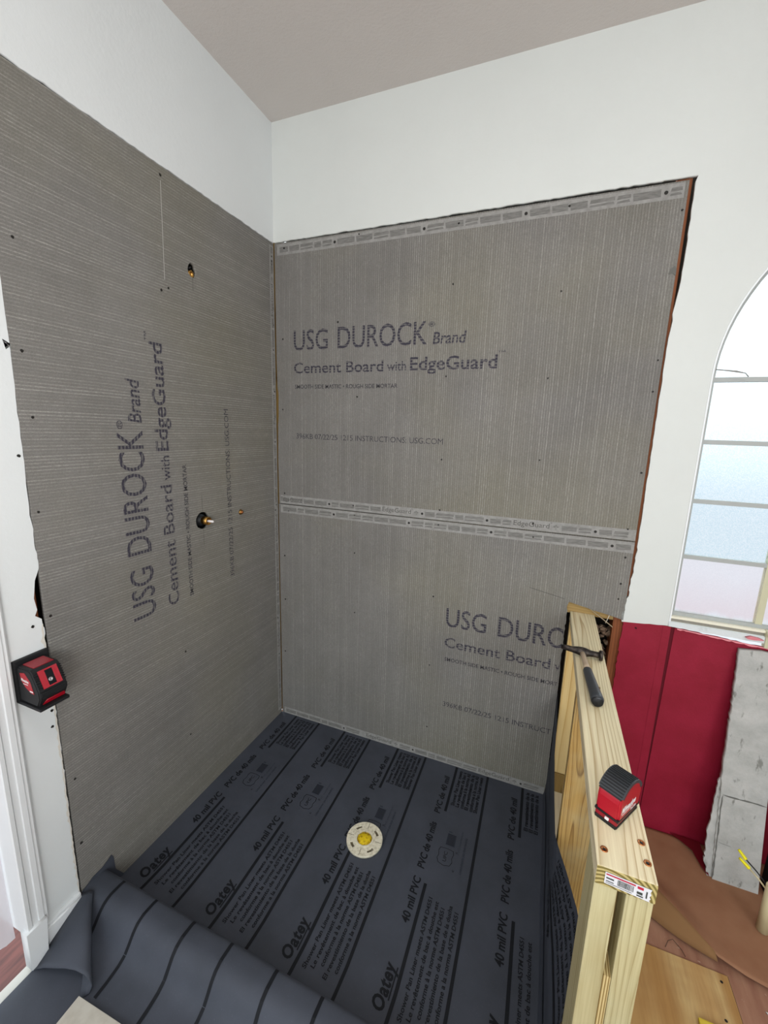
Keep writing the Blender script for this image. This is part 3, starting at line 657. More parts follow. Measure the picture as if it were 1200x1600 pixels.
def side_x(yv, z2):
    # stands against the stud faces, its upper part leaning into the open stud bay
    b = 0.0
    for (a, p), (c, q) in zip(leanB, leanB[1:]):
        if yv <= c: b = p + (q - p) * (yv - a) / (c - a); break
    t_ = min(1.0, max(0.0, (z2 - 0.17) / 0.19)); t_ = t_ ** 1.2
    return XW + 0.008 - 0.010 * math.exp(-z2 / 0.03) + 0.003 * noise.noise(Vector((yv * 5, z2 * 6, 2))) + b * t_
def top_at(yy):
    for (a, b), (c, d) in zip(topz, topz[1:]):
        if yy <= c: return b + (d - b) * (yy - a) / (c - a)
    return topz[-1][1]
bm = bmesh.new()
us = [0.0005 + (XW - 0.0005) * i / 90 for i in range(91)]
ss = [1.01 * i / 66 for i in range(66)] + [s_of_y(1.0 ) + 0.012 * i for i in range(1, 52)]
ss = sorted(set(round(s, 5) for s in ss if s < cum[-1]))
grid = [[bm.verts.new(LP(u, s)) for s in ss] for u in us]
for i in range(len(us) - 1):
    for j in range(len(ss) - 1):
        x_, y_ = us[i], prof_at(ss[j])[0]
        bm.faces.new((grid[i][j], grid[i + 1][j], grid[i + 1][j + 1], grid[i][j + 1]))
sside = [0.002 + 1.103 * j / 60 for j in range(61)]
g2 = []
for i in range(31):
    row = []
    for yv in sside:
        z2 = top_at(yv) * i / 30
        # treat the stud-wall side as standing straight up; s equals distance along y
        p = Vector((side_x(yv, z2), -yv, z2 + 0.003))
        row.append(bm.verts.new(p))
    g2.append(row)
for i in range(30):
    for j in range(60): bm.faces.new((g2[i][j], g2[i + 1][j], g2[i + 1][j + 1], g2[i][j + 1]))
liner_me = bm_me(bm, smooth=True, recalc=False)
ln = thing('shower_liner', (0.7, -0.5, 0.0), 'dark grey printed rubber shower pan liner covering the floor and curb', 'shower liner')
add_obj('liner_sheet', liner_me, M_liner, ln)
# stripes
def strip(u0, u1, s0, s1, off=0.0012, step=0.012):
    bm = bmesh.new(); n = max(2, int((s1 - s0) / step)); prev = None
    for i in range(n + 1):
        s = s0 + (s1 - s0) * i / n; cur = (bm.verts.new(LP(u0, s, off)), bm.verts.new(LP(u1, s, off)))
        if prev: bm.faces.new((prev[0], prev[1], cur[1], cur[0]))
        prev = cur
    return bm_me(bm, recalc=False)
lanes = [0.100 + 0.3055 * k for k in range(-0, 5)]
SE = s_of_y(1.245)
for k, x0 in enumerate(lanes):
    if k < 5 and x0 < XW - 0.01:
        add_obj('printed_stripe', strip(x0 - 0.0055, x0 + 0.0055, 0.004, 0.262), M_lprint, ln)
        add_obj('printed_stripe', strip(x0 - 0.0055, x0 + 0.0055, 0.578, s_of_y(1.165) if k == 0 else SE), M_lprint, ln)
    x1 = x0 + 0.1475
    if x1 < XW - 0.01: add_obj('printed_stripe', strip(x1 - 0.0052, x1 + 0.0052, 0.004, SE), M_lprint, ln)
# lettering; a runs toward the back wall, b to the left of reading direction
def lane_print(x0, k):
    f = lambda a, b: LP(x0 - b, -a, 0.0014) if (x0 - b) <= XW else LP(x0 - b, -a, 0.0014)
    F = lambda it, mat, nm='printed_lettering': add_obj(nm, lettering(it, f), mat, ln)
    F([('40 mil PVC', -0.722, -0.565, 0.020, 0.028, 0.024, 0.12), ('PVC de 40 mils', -0.532, -0.330, 0.020, 0.028, 0.024, 0.12), ('PVC de 40 mil', -0.283, -0.075, 0.020, 0.026, 0.024, 0.12)], M_lprint)
    F([('Oatey', -0.955, -0.838, 0.020, 0.038, 0.034, 0.22, 1.1)], M_lprint, 'logo_lettering')
    add_obj('logo_underline', quads([(-0.925, 0.0115, -0.843, 0.0155)], f), M_lprint, ln)
    rows = ['Shower Pan Liner meets ASTM D4551', 'Le revêtement de bac à douche est', 'conforme à la norme ASTM D4551', 'El revestimiento de la base de la ducha', 'conforme a la norma ASTM D4551']
    starts = [-0.955, -0.945, -0.93, -0.955, -0.93]; ends = [-0.615, -0.62, -0.632, -0.615, -0.628]
    F([(r, s, e, -0.036 - 0.0235 * i, 0.0140, 0.018, 0.1) for i, (r, s, e) in enumerate(zip(rows, starts, ends))], M_lprint, 'small_lettering')
    dense = []
    for i in range(6):
        dense.append((rows[i % 5][:22], -0.222, -0.02, -0.030 - 0.0195 * i, 0.016, 0.03, 0.0))
    F(dense, M_lprint, 'small_lettering')
    # bars, shield and small marks
    add_obj('printed_marks', quads([(-0.408, -0.034, -0.356, -0.018 - 0.052), (-0.400, -0.078, -0.345, -0.084)][:1] + [(-0.352, -0.036, -0.345, -0.05)], f), M_lfaint, ln)
    bars = [(-0.404 + 0.006 * q, -0.036, -0.4015 + 0.006 * q, -0.067) for q in range(8)]
    add_obj('printed_bars', quads(bars, lambda a, b: f(a, b) + Vector((0, 0, 0.0006))), M_lprint, ln)
    F([('Listed shower pan liner material', -0.50, -0.35, -0.112, 0.010, 0.02, 0), ('PVC membrane', -0.43, -0.33, -0.092, 0.008, 0.0, 0)], M_lfaint, 'small_lettering')
    sh = [(-0.492, -0.045), (-0.486, -0.022), (-0.470, -0.014), (-0.455, -0.018), (-0.438, -0.014), (-0.424, -0.018), (-0.421, -0.045), (-0.424, -0.070), (-0.438, -0.074), (-0.455, -0.070), (-0.470, -0.074), (-0.486, -0.067)]
    cx, cy = -0.455, -0.044; q = []
    for i in range(len(sh)):
        p0, p1 = sh[i], sh[(i + 1) % len(sh)]; sc_ = lambda p: (cx + (p[0] - cx) * 0.95, cy + (p[1] - cy) * 0.93)
        q.append([p0, p1, sc_(p1), sc_(p0)])
    add_obj('printed_shield', quads(q, f), M_lprint, ln)
    F([('UPC', -0.475, -0.435, -0.050, 0.014, 0.0, 0.0), ('®', -0.43, -0.422, -0.086, 0.008, 0, 0), ('c', -0.502, -0.494, -0.086, 0.010, 0, 0)], M_lprint, 'small_lettering')
for k, x0 in enumerate(lanes[:4]): lane_print(x0, k)
# first lane left of the wall edge: print above lanes 0 is cut by the wall; last lane runs up the stud wall
x0 = lanes[4]
f4 = lambda a, b: LP(x0 - b, -a, 0.0014)
add_obj('printed_lettering', lettering([('40 mil PVC', -0.722, -0.565, 0.020, 0.028, 0.024, 0.12), ('PVC de 40 mils', -0.532, -0.330, 0.020, 0.028, 0.024, 0.12), ('PVC de 40 mil', -0.283, -0.075, 0.020, 0.026, 0.024, 0.12)], f4), M_lprint, ln)
add_obj('logo_lettering', lettering([('Oatey', -0.955, -0.838, 0.020, 0.038, 0.034, 0.22, 1.1)], f4), M_lprint, ln)
add_obj('small_lettering', lettering([('Shower Pan Liner meets ASTM D4551', -0.955, -0.615, -0.036, 0.0140, 0.018, 0.1), ('Le revêtement de bac à douche est', -0.945, -0.62, -0.0595, 0.0140, 0.018, 0.1)] + [('El revestimiento de la', -0.222, -0.02, -0.030 - 0.0195 * i, 0.016, 0.03, 0) for i in range(3)], f4), M_lprint, ln)
# print on the part standing against the studs: stripe and text rows
def FS(a, b): # a = y, b = height up the side
    return Vector((side_x(-a, b) - 0.0016, a, b + 0.0035))
FT = lambda a, b: FS(a, 0.2155 - b)
for z0, y_0, y_1 in ((0.055, -1.10, -0.01), (0.210, -1.10, -0.578), (0.210, -0.262, -0.01)):
    n_ = int((y_1 - y_0) / 0.015); st_ = (y_1 - y_0) / n_
    add_obj('printed_stripe', quads([(y_0 + st_ * i, z0, y_0 + st_ * (i + 1), z0 + 0.011) for i in range(n_)], FS), M_lprint, ln)
rows = ['Shower Pan Liner meets ASTM D4551', 'Le revêtement de bac à douche est', 'conforme à la norme ASTM D4551', 'El revestimiento de la base de la ducha', 'conforme a la norma ASTM D4551']
add_obj('small_lettering', lettering([(q, -0.955, -0.615, -0.036 - 0.0235 * i, 0.0140, 0.018, 0.1) for i, q in enumerate(rows)], FT), M_lprint, ln)
add_obj('printed_lettering', lettering([('40 mil PVC', -0.722, -0.565, 0.020, 0.028, 0.024, 0.12), ('PVC de 40 mils', -0.532, -0.330, 0.020, 0.028, 0.024, 0.12)], FT), M_lprint, ln)
# tab turned up over the bottom corner of the left board
tabp = [(-1.114, 0.0), (-1.112, 0.092), (-1.0725, 0.108), (-1.0396, 0.110), (-1.008, 0.125), (-1.002, 0.112), (-0.999, 0.056), (-0.970, 0.0)]
add_obj('turned_up_corner', plate([tabp], 0.0015, lambda a, b, c: (0.0035 - c + 0.01 * max(0, 0.06 - b), a, b)), M_liner, ln)
# folded flap at the outer left corner
A = Vector((0.030, -1.098, 0.105)); A2 = Vector((0.008, -1.112, 0.095))
rim = [Vector(p) for p in ((0.022, -1.270, 0.014), (0.060, -1.262, 0.034), (0.100, -1.2585, 0.052), (0.140, -1.250, 0.064), (0.175, -1.243, 0.068), (0.203, -1.240, 0.066), (0.222, -1.2385, 0.056), (0.2305, -1.2385, 0.040), (0.2275, -1.246, 0.022), (0.212, -1.262, 0.0135))]
bm = bmesh.new(); n = len(rim); rows_ = []
for j in range(15):
    t_ = j / 14; row = []
    for i, p in enumerate(rim):
        top = A2.lerp(A, i / (n - 1)) + Vector((0.010 * i / (n - 1), 0, -0.004 * abs(i - 5) / 5))
        q = top.lerp(p, t_); q.z += 0.010 * math.sin(math.pi * t_) * math.sin(math.pi * i / (n - 1)); row.append(bm.verts.new(q))
    rows_.append(row)
for a, b in zip(rows_, rows_[1:]):
    for i in range(n - 1): bm.faces.new((a[i], a[i + 1], b[i + 1], b[i]))
fo = add_obj('folded_corner_flap', bm_me(bm, smooth=True), M_liner, ln)
md = fo.modifiers.new('thick', 'SOLIDIFY'); md.thickness = 0.002
# tag(strip) of liner running on along the threshold is part of the sheet

# drain
dr = thing('floor_drain', (0.7525, -0.518, 0.003), 'round cream clamping ring floor drain with yellow plug set in the liner', 'drain')
M_cream = NT('cream_plastic', 0.5); M_cream.color(M_cream.mix(M_cream.ramp(M_cream.noise(M_cream.obj(), 90, 4), [(0.45, g4(0)), (0.7, g4(0.6))]), hx('#e6e0cb'), hx('#a79d80'))); M_cream = M_cream.m
M_slot = flat('drain_slot', '#6a614d', 0.8)
M_yel = NT('yellow_plug', 0.6); M_yel.color(M_yel.mix(M_yel.ramp(M_yel.noise(M_yel.obj(), 80, 4), [(0.5, g4(0)), (0.65, g4(1))]), hx('#e3c419'), hx('#a67c0c'))); M_yel.bump(M_yel.noise(M_yel.obj(), 90, 3), 0.9, 0.004); M_yel = M_yel.m
DT = Matrix.Translation((0.7525, -0.518, 0.003))
def rot2(p, ang): return (p[0] * math.cos(ang) - p[1] * math.sin(ang), p[0] * math.sin(ang) + p[1] * math.cos(ang))
slots = []
for k in range(4):
    an = math.radians(48 + 90 * k); sl_ = []
    for i in range(9):
        t_ = math.radians(-14 + 28 * i / 8); r_ = 0.0585; sl_.append((r_ * math.cos(an + t_), r_ * math.sin(an + t_)))
    for i in range(9):
        t_ = math.radians(14 - 28 * i / 8); r_ = 0.0475; sl_.append((r_ * math.cos(an + t_), r_ * math.sin(an + t_)))
    slots.append(sl_)
ring = plate([circ(0, 0, 0.0715, 48), circ(0, 0, 0.0305, 32)] + slots, 0.010, lambda a, b, c: (0.7525 + a, -0.518 + b, 0.0125 - c))
add_obj('clamping_ring', ring, M_cream, dr)
add_obj('ring_underside', plate([circ(0, 0, 0.069, 40), circ(0, 0, 0.030, 24)], 0.004, lambda a, b, c: (0.7525 + a, -0.518 + b, 0.0065 - c)), M_slot, dr)
add_obj('raised_collar', plate([circ(0, 0, 0.036, 40), circ(0, 0, 0.0305, 32)], 0.004, lambda a, b, c: (0.7525 + a, -0.518 + b, 0.0155 - c)), M_cream, dr)
for k in range(4):
    an = math.radians(5 + 90 * k); p0 = rot2((0.040, -0.0009), an); p1 = rot2((0.069, 0.0009), an)
    q = [rot2(p, an) for p in ((0.044, -0.0009), (0.070, -0.0007), (0.070, 0.0007), (0.044, 0.0009))]
    add_obj('ring_mark', quads([q], lambda a, b: (0.7525 + a, -0.518 + b, 0.0131)), M_slot, dr)
for k in range(4):
    an = math.radians(48 + 90 * k + 12); q = rot2((0.052, 0), an)
    add_obj('ring_bolt', lathe([(0.0055, 0.0), (0.0055, 0.006), (0.003, 0.0075)], 6, Matrix.Translation((0.7525 + q[0], -0.518 + q[1], 0.004))), flat('bolt', '#8b8270', 0.4, 0.5), dr)
bm = bmesh.new(); bmesh.ops.create_icosphere(bm, subdivisions=4, radius=1.0)
for v in bm.verts:
    nz = 1 + 0.10 * noise.noise(v.co * 3.0) + 0.06 * noise.noise(v.co * 8); v.co = Vector((0.7525 + v.co.x * 0.0290 * nz, -0.518 + v.co.y * 0.0290 * nz, 0.007 + v.co.z * 0.012 * nz))
add_obj('yellow_plug', bm_me(bm, smooth=True), M_yel, dr)

# ------------------------------------------------------------------ low stud wall
PX0, PX1, PZ = 1.430, 1.520, 0.893
pw = thing('stud_wall', (1.475, -0.55, 0.0), 'low unfinished pine stud wall projecting from the back wall beside the shower', 'stud wall')
bm = bmesh.new(); add_box(bm, (PX0, -1.107, PZ - 0.038), (PX1, 0.014, PZ), 0.0025)
for f in bm.faces:
    if f.normal.y < -0.9: f.material_index = 1
bmesh.ops.recalc_face_normals(bm, faces=bm.faces)
for f in bm.faces: f.material_index = 1 if f.normal.y < -0.9 else 0
tp = add_obj('top_plate', bm_me(bm), [M_plate, M_endgrain], pw)
# end stud pair with plywood spacer
box('stud', (PX0, -1.104, 0.076), (PX0 + 0.036, -1.015, PZ - 0.0385), M_studv, pw, 0.003)
box('stud', (PX0 + 0.049, -1.104, 0.076), (PX1 - 0.001, -1.015, PZ - 0.0385), M_studv, pw, 0.003)
box('plywood_spacer', (PX0 + 0.0365, -1.102, 0.076), (PX0 + 0.0485, -1.02, 0.665), M_plyedge, pw)
box('wood_shim', (PX0 + 0.0365, -1.06, 0.664), (PX0 + 0.0485, -1.03, PZ - 0.04), M_block, pw)
box('stud', (PX0, -0.545, 0.076), (PX1, -0.507, PZ - 0.0385), M_studb, pw, 0.003)
box('stud', (PX0, -0.040, 0.168), (PX1, -0.002, PZ - 0.0385), M_studv2, pw, 0.003)
box('blocking', (PX0 + 0.002, -0.046, 0.0765), (PX1, -0.004, 0.1675), M_block, pw, 0.002)
box('bottom_plate', (PX0, -1.104, 0.0), (PX1, -0.003, 0.038), M_plate, pw, 0.002)
box('bottom_plate', (PX0, -1.104, 0.0382), (PX1, -0.003, 0.0755), M_plate, pw, 0.002)
# screws in the top plate
for i, (x, y) in enumerate([(1.5079, -1.0328), (1.5109, -1.0708), (1.4441, -1.0726)]):
    add_obj('countersunk_screw', lathe([(0.0062, 0.0), (0.0062, 0.0012), (0.0045, 0.0016), (0.0035, 0.0004), (0.0003, 0.0004)], 14, Matrix.Translation((x, y, PZ - 0.0002))), M_copper, pw)
    add_obj('screw_recess', quads([circ(x, y, 0.0024, 8)], lambda a, b: (a, b, PZ + 0.0009)), M_screw, pw)
for i, (x, y) in enumerate([(1.462, -0.515), (1.487, -0.54)]):
    add_obj('knot', quads([circ(x, y, 0.003, 9, 0.3, i, 2.0)], lambda a, b: (a, b, PZ + 0.0004)), flat('knot', '#8b7350', 0.8), pw)
# barcode tag stapled on the end
TA = lambda a, b: Vector((1.4435 + a * 0.0685, -1.1082, 0.8865 - a * 0.004 - (1 - b) * (0.0225 + 0.002 * a)))
tagp = plate([[(0, 0), (1, 0), (0.965, 0.1), (1, 0.25), (0.97, 0.4), (1, 0.6), (0.975, 0.75), (1, 1), (0, 1)]], 0.0006, lambda a, b, c: TA(a, b) + Vector((0, c - 0.0006, 0)))
tg = add_obj('barcode_tag', tagp, flat('white_tag', '#d2d3d8', 0.5), pw, 'white barcode tag on the plate end')
TB = lambda a, b: TA(a, b) + Vector((0, -0.0012, 0))
rp = quads([(0.02, 0.82, 0.66, 0.93), (0.70, 0.72, 0.83, 0.92)], TB); bk = []
aa = 0.28; rb = random.Random(3)
while aa < 0.62:
    wv_ = rb.choice([0.004, 0.007, 0.011]); bk.append((aa, 0.25, aa + wv_, 0.75)); aa += wv_ + rb.choice([0.005, 0.009])
bk += [(0.03, 0.50, 0.20, 0.62), (0.03, 0.26, 0.20, 0.33), (0.03, 0.12, 0.60, 0.16), (0.89, 0.2, 0.92, 0.75), (0.70, 0.30, 0.82, 0.50), (0.70, 0.12, 0.84, 0.22)]
me = quads(bk, TB)
add_obj('tag_red_stripe', rp, flat('tag_red', '#b1223c', 0.6), tg); add_obj('tag_bars', me, flat('tag_black', '#3a3f3c', 0.6), tg)

# insulation scraps inside the notch, cord across it
bm = bmesh.new(); rnd = random.Random(5)
for k in range(110):
    c = Vector((rnd.uniform(1.525, 1.588), rnd.uniform(0.035, 0.085), rnd.uniform(0.05, 0.84))); m_ = Matrix.Translation(c)
    r = bmesh.ops.create_icosphere(bm, subdivisions=2, radius=rnd.uniform(0.006, 0.015), matrix=m_)
    for v in r['verts']: v.co += Vector((noise.noise(v.co * 90), noise.noise(v.co * 90 + Vector((5, 0, 0))), noise.noise(v.co * 90 + Vector((0, 5, 0))))) * 0.016
M_ins = NT('old_insulation', 0.95); M_ins.color(M_ins.mix(M_ins.ramp(M_ins.noise(M_ins.obj(), 70, 5, 0.7), [(0.35, g4(0)), (0.65, g4(1))]), hx('#4b3629'), hx('#9c8672'))); M_ins = M_ins.m
o = add_obj('insulation_debris', bm_me(bm, smooth=True), M_ins); o['kind'] = 'stuff'; tag(o, 'brown crumbled debris packed in the open wall cavity beside the brown stud', 'debris')
bm = bmesh.new(); add_box(bm, (-0.004, -0.0008, 0), (0.004, 0.0008, 0.1155), 0.0)
pa = Vector((1.4930, 0.008, 0.925)); pb = Vector((1.588, 0.004, 0.860)); dd = (pb - pa); mtx = Matrix.Translation(pa) @ dd.to_track_quat('Z', 'Y').to_matrix().to_4x4()
bm.transform(mtx); o = add_obj('torn_paper_strip', bm_me(bm), flat('old_paper', '#b8a98c', 0.8)); tag(o, 'thin torn paper strip hanging diagonally across the notch behind the stud wall', 'paper strip')
pts = [(1.573, 0.006, 0.912), (1.570, 0.002, 0.900), (1.565, -0.001, 0.885), (1.562, 0.001, 0.872)]
o = add_obj('white_thread', tube(pts, 0.0012, 5), flat('white_thread', '#d8d2c4', 0.8)); tag(o, 'short white frayed thread in the notch under the cement board corner', 'thread')

# ------------------------------------------------------------------ hammer
hm = thing('hammer', (1.455, -0.385, PZ), 'black gripped hammer lying on the top plate of the stud wall', 'hammer')
M_iron = NT('dark_iron', 0.45, 0.7); M_iron.color(M_iron.mix(M_iron.ramp(M_iron.noise(M_iron.obj(), 60, 4), [(0.4, g4(0)), (0.7, g4(1))]), hx('#2f2b2a'), hx('#5c534c'))); M_iron = M_iron.m
hz = PZ + 0.0185
add_obj('hammer_neck', tube([(1.4490, -0.372, hz), (1.4525, -0.41, hz - 0.001), (1.4560, -0.455, hz - 0.0015), (1.4580, -0.485, hz - 0.002)], [0.0085, 0.0075, 0.0085, 0.010], 14), flat('pale_handle', '#b09c86', 0.5), hm)
gp = [(1.4578, -0.470), (1.4582, -0.480), (1.461, -0.515), (1.4655, -0.565), (1.4690, -0.610), (1.4705, -0.634), (1.4708, -0.640)]
gr_ = [0.0100, 0.0128, 0.0135, 0.0145, 0.0158, 0.0168, 0.0150]
add_obj('hammer_grip', tube([(x, y, PZ + r + 0.0012) for (x, y), r in zip(gp, gr_)], gr_, 20), M_tapegrip, hm)
add_obj('grip_cap', tube([(1.4707, -0.6385, PZ + 0.0172), (1.4712, -0.6435, PZ + 0.0172)], [0.0155, 0.0140], 20), M_black, hm)
hd = [(1.386, 0.0012, 0.006), (1.400, 0.0042, 0.008), (1.420, 0.0065, 0.0085), (1.437, 0.0095, 0.0110), (1.449, 0.0125, 0.0125), (1.461, 0.0105, 0.0115), (1.474, 0.0082, 0.0085), (1.490, 0.0080, 0.0080), (1.4985, 0.0085, 0.0085), (1.5000, 0.0165, 0.0165), (1.5075, 0.0172, 0.0172), (1.5095, 0.0150, 0.0150)]
bm = bmesh.new(); rings = []
for x, ry, rz in [(a, b * 1.25 if a < 1.5 else b, c * 1.2 if a < 1.5 else c) for a, b, c in hd]:
    yc = -0.370 + (x - 1.449) * (-0.05) + (0.003 if x < 1.41 else 0); rings.append([bm.verts.new((x, yc + ry * math.cos(k / 16 * 2 * math.pi), hz + (0.001 if x < 1.44 else 0) + rz * math.sin(k / 16 * 2 * math.pi))) for k in range(16)])
for a, b in zip(rings, rings[1:]):
    for k in range(16): bm.faces.new((a[k], a[(k + 1) % 16], b[(k + 1) % 16], b[k]))
bm.faces.new(rings[0]); bm.faces.new(rings[-1])
add_obj('hammer_head', bm_me(bm, smooth=True), M_iron, hm)

# ------------------------------------------------------------------ tape measure
TM = Matrix.Translation((1.4745, -0.978, PZ + 0.0005)) @ Matrix.Rotation(math.radians(57), 4, 'Z')
tm = thing('tape_measure', (1.4745, -0.978, PZ), 'red and black tape measure standing on the near end of the stud wall', 'tape measure')
def prism(prof, y0, y1, mtx, bev=0.0):
    bm = bmesh.new(); a = [bm.verts.new((x, y0, z)) for x, z in prof]; b = [bm.verts.new((x, y1, z)) for x, z in prof]
    fa = bm.faces.new(a); fb = bm.faces.new(b[::-1])
    for i in range(len(prof)): j = (i + 1) % len(prof); bm.faces.new((a[i], a[j], b[j], b[i]))
    if bev:
        es = [e for e in bm.edges if (e in fa.edges or e in fb.edges)]
        bmesh.ops.bevel(bm, geom=es, offset=bev, segments=3, affect='EDGES')
    bm.transform(mtx); return bm_me(bm)
def arcp(cx, cz, r, a0, a1, n, rx=1.0): return [(cx + rx * r * math.cos(math.radians(a0 + (a1 - a0) * i / n)), cz + r * math.sin(math.radians(a0 + (a1 - a0) * i / n))) for i in range(n + 1)]
body = [(-0.041, 0.017), (-0.041, 0.050)] + arcp(-0.001, 0.043, 0.037, 158, 0, 18, 1.12) + [(0.041, 0.010), (-0.030, 0.010)]
tcase = add_obj('tape_case', prism(body, -0.0215, 0.0215, TM, 0.004), M_redp, tm)
grip = arcp(-0.001, 0.043, 0.0395, 152, 12, 26, 1.12) + arcp(-0.001, 0.043, 0.0335, 12, 152, 20, 1.12)
tgrip = add_obj('rubber_grip', prism(grip, -0.0225, 0.0225, TM, 0.003), M_tapegrip, tm)
bm = bmesh.new()
for i in range(13):
    an = math.radians(150 - 7.6 * i); c = Vector((-0.001 + 1.12 * 0.0398 * math.cos(an), 0, 0.043 + 0.0398 * math.sin(an)))
    mm = Matrix.Translation(c) @ Matrix.Rotation(math.pi / 2 - an, 4, 'Y')
    add_box(bm, (-0.0012, -0.0205, -0.001), (0.0012, 0.0205, 0.0012), 0.0, TM @ mm)
add_obj('grip_ribs', bm_me(bm), M_black, tgrip)
add_obj('base_block', prism([(-0.0425, 0.0065), (-0.0425, 0.0165), (0.041, 0.0135), (0.041, 0.0065)], -0.0200, 0.0200, TM, 0.001), M_redp2, tm)
add_obj('base_strip', prism([(-0.0435, 0.0), (-0.0435, 0.0070), (0.041, 0.0070), (0.041, 0.0)], -0.0205, 0.0205, TM, 0.0015), M_black, tm)
add_obj('mouth_slot', prism([(-0.0425, 0.0150), (-0.0425, 0.0195), (0.0415, 0.0170), (0.0415, 0.0125)], -0.0218, 0.0218, TM, 0), M_black, tm)
bm = bmesh.new(); add_box(bm, (-0.0455, -0.006, 0.0090), (-0.0425, 0.001, 0.0140), 0.001, TM); add_obj('end_hook', bm_me(bm), M_white, tm, 'pale metal end hook')
TS = lambda a, b: TM @ Vector((a, -0.0218, b))
add_obj('brand_lettering', lettering([('Milwaukee', -0.034, 0.022, 0.030, 0.013, 0.03, 0.4)], TS), M_white, tcase)
add_obj('brand_underline', quads([[(-0.030, 0.0255), (0.014, 0.0265), (0.014, 0.0280), (-0.030, 0.0270)]], TS), M_white, tcase)
add_obj('brand_lettering', lettering([('5m/16ft', 0.004, 0.026, 0.0185, 0.006, 0.02, 0.0)], TS), M_white, tcase)
add_obj('belt_clip', tube([TM @ Vector(p) for p in ((0.004, 0.0215, 0.056), (0.0, 0.029, 0.058), (-0.014, 0.030, 0.050), (-0.016, 0.0225, 0.040))], 0.0012, 6), flat('clip_steel', '#77777a', 0.4, 0.8), tm)

# ------------------------------------------------------------------ laser level on the left wall
LY0, LY1 = -1.2035, -1.130
ls = thing('laser_level', (0.0, -1.165, 0.85), 'red and black laser level on a bracket fixed to the white left wall', 'laser level')
bm = bmesh.new(); add_box(bm, (0.0006, LY0, 0.852), (0.012, LY1 + 0.012, 0.968), 0.003); add_obj('wall_bracket', bm_me(bm), M_black, ls)
bm = bmesh.new(); add_box(bm, (0.0006, LY0, 0.846), (0.104, LY1, 0.8545), 0.002); add_obj('bracket_platform', bm_me(bm), M_black, ls)
I4 = Matrix.Identity(4)
bp = [(0.016, 0.8555), (0.090, 0.8555), (0.103, 0.880), (0.101, 0.902), (0.079, 0.950), (0.070, 0.957), (0.022, 0.957), (0.016, 0.948)]
y0, y1 = LY0 + 0.003, LY1 - 0.001
add_obj('laser_body', prism(bp, y0, y1, I4, 0.0035), M_black, ls)
# red panels: top, sloping window surround, front strip and side patch
add_obj('red_top_panel', prism([(0.024, 0.9565), (0.070, 0.9565), (0.070, 0.9590), (0.024, 0.9590)], y0 + 0.012, y1 - 0.008, I4, 0.0008), M_redp2, ls)
def slope(a, b, c=0.0015):   # a = y, b = 0..1 down the sloping window face
    p = Vector((0.0795 + 0.0215 * b, a, 0.9495 - 0.0470 * b)); return p + Vector((0.905, 0, 0.425)) * c
W0, W1 = y0 + 0.013, y1 - 0.010
wy0, wy1 = y0 + 0.028, y1 - 0.023
add_obj('red_window_surround', plate([[(W0, 0.0), (W1, 0.0), (W1, 0.97), (W0, 0.97)], [(wy0, 0.08), (wy1, 0.08), (wy1, 0.90), (wy0, 0.90)]], 0.002, lambda a, b, c: slope(a, b, 0.002 - c)), M_redp, ls)
lwin = add_obj('laser_window', plate([[(wy0, 0.08), (wy1, 0.08), (wy1, 0.90), (wy0, 0.90)]], 0.001, lambda a, b, c: slope(a, b, 0.0009 - c * 0.5)), M_lens, ls)
mt = Matrix.Translation(slope((wy0 + wy1) / 2 - 0.002, 0.62, 0.001)) @ Vector((0.905, 0, 0.425)).to_track_quat('Z', 'Y').to_matrix().to_4x4()
add_obj('laser_lens', lathe([(0.0052, 0.0), (0.0052, 0.002), (0.0030, 0.0022), (0.0030, 0.001), (0.0002, 0.001)], 18, mt), flat('lens_ring', '#b7b3b5', 0.2, 0.6), lwin)
add_obj('red_front_strip', plate([[(y0 + 0.010, 0.06), (y1 - 0.004, 0.06), (y1 - 0.008, 0.60), (y0 + 0.018, 0.60)]], 0.002, lambda a, b, c: Vector((0.0915 + 0.0125 * b, a, 0.857 + 0.024 * b)) + Vector((0.886, 0, -0.46)) * (0.0015 - c)), M_redp, ls)
bm = bmesh.new(); add_box(bm, (0.1015, y0 + 0.004, 0.8845), (0.1055, y1 - 0.002, 0.8985), 0.0015); add_obj('bumper', bm_me(bm), M_black, ls)
side = [(0.030, 0.942), (0.050, 0.946), (0.070, 0.925), (0.082, 0.892), (0.070, 0.892), (0.048, 0.905), (0.034, 0.920)]
lpatch = add_obj('red_side_patch', plate([side], 0.0015, lambda a, b, c: (a, y0 - 0.0008 + c, b)), M_redp, ls)
SI = lambda a, b: Vector((a, y0 - 0.0014, b))
add_obj('brand_lettering', lettering([('Milwaukee', 0.034, 0.066, 0.922, 0.009, 0.03, 0.4)], lambda a, b: SI(a, b - (a - 0.034) * 0.08)), M_white, lpatch)
add_obj('brand_underline', quads([(0.042, 0.9135, 0.062, 0.9155)], SI), M_white, lpatch)
add_obj('small_print', quads([(0.066, 0.896, 0.080, 0.900)], SI), M_white, lpatch)
for i in range(7):
    for yy in (y0 + 0.006, y1 - 0.005):
        bm = bmesh.new(); p = slope(yy, 0.08 + 0.13 * i, 0.0005); add_box(bm, (p.x - 0.001, yy - 0.0045, p.z - 0.0012), (p.x + 0.0028, yy + 0.0045, p.z + 0.0012), 0.0005); add_obj('grip_rib', bm_me(bm), M_black, ls)

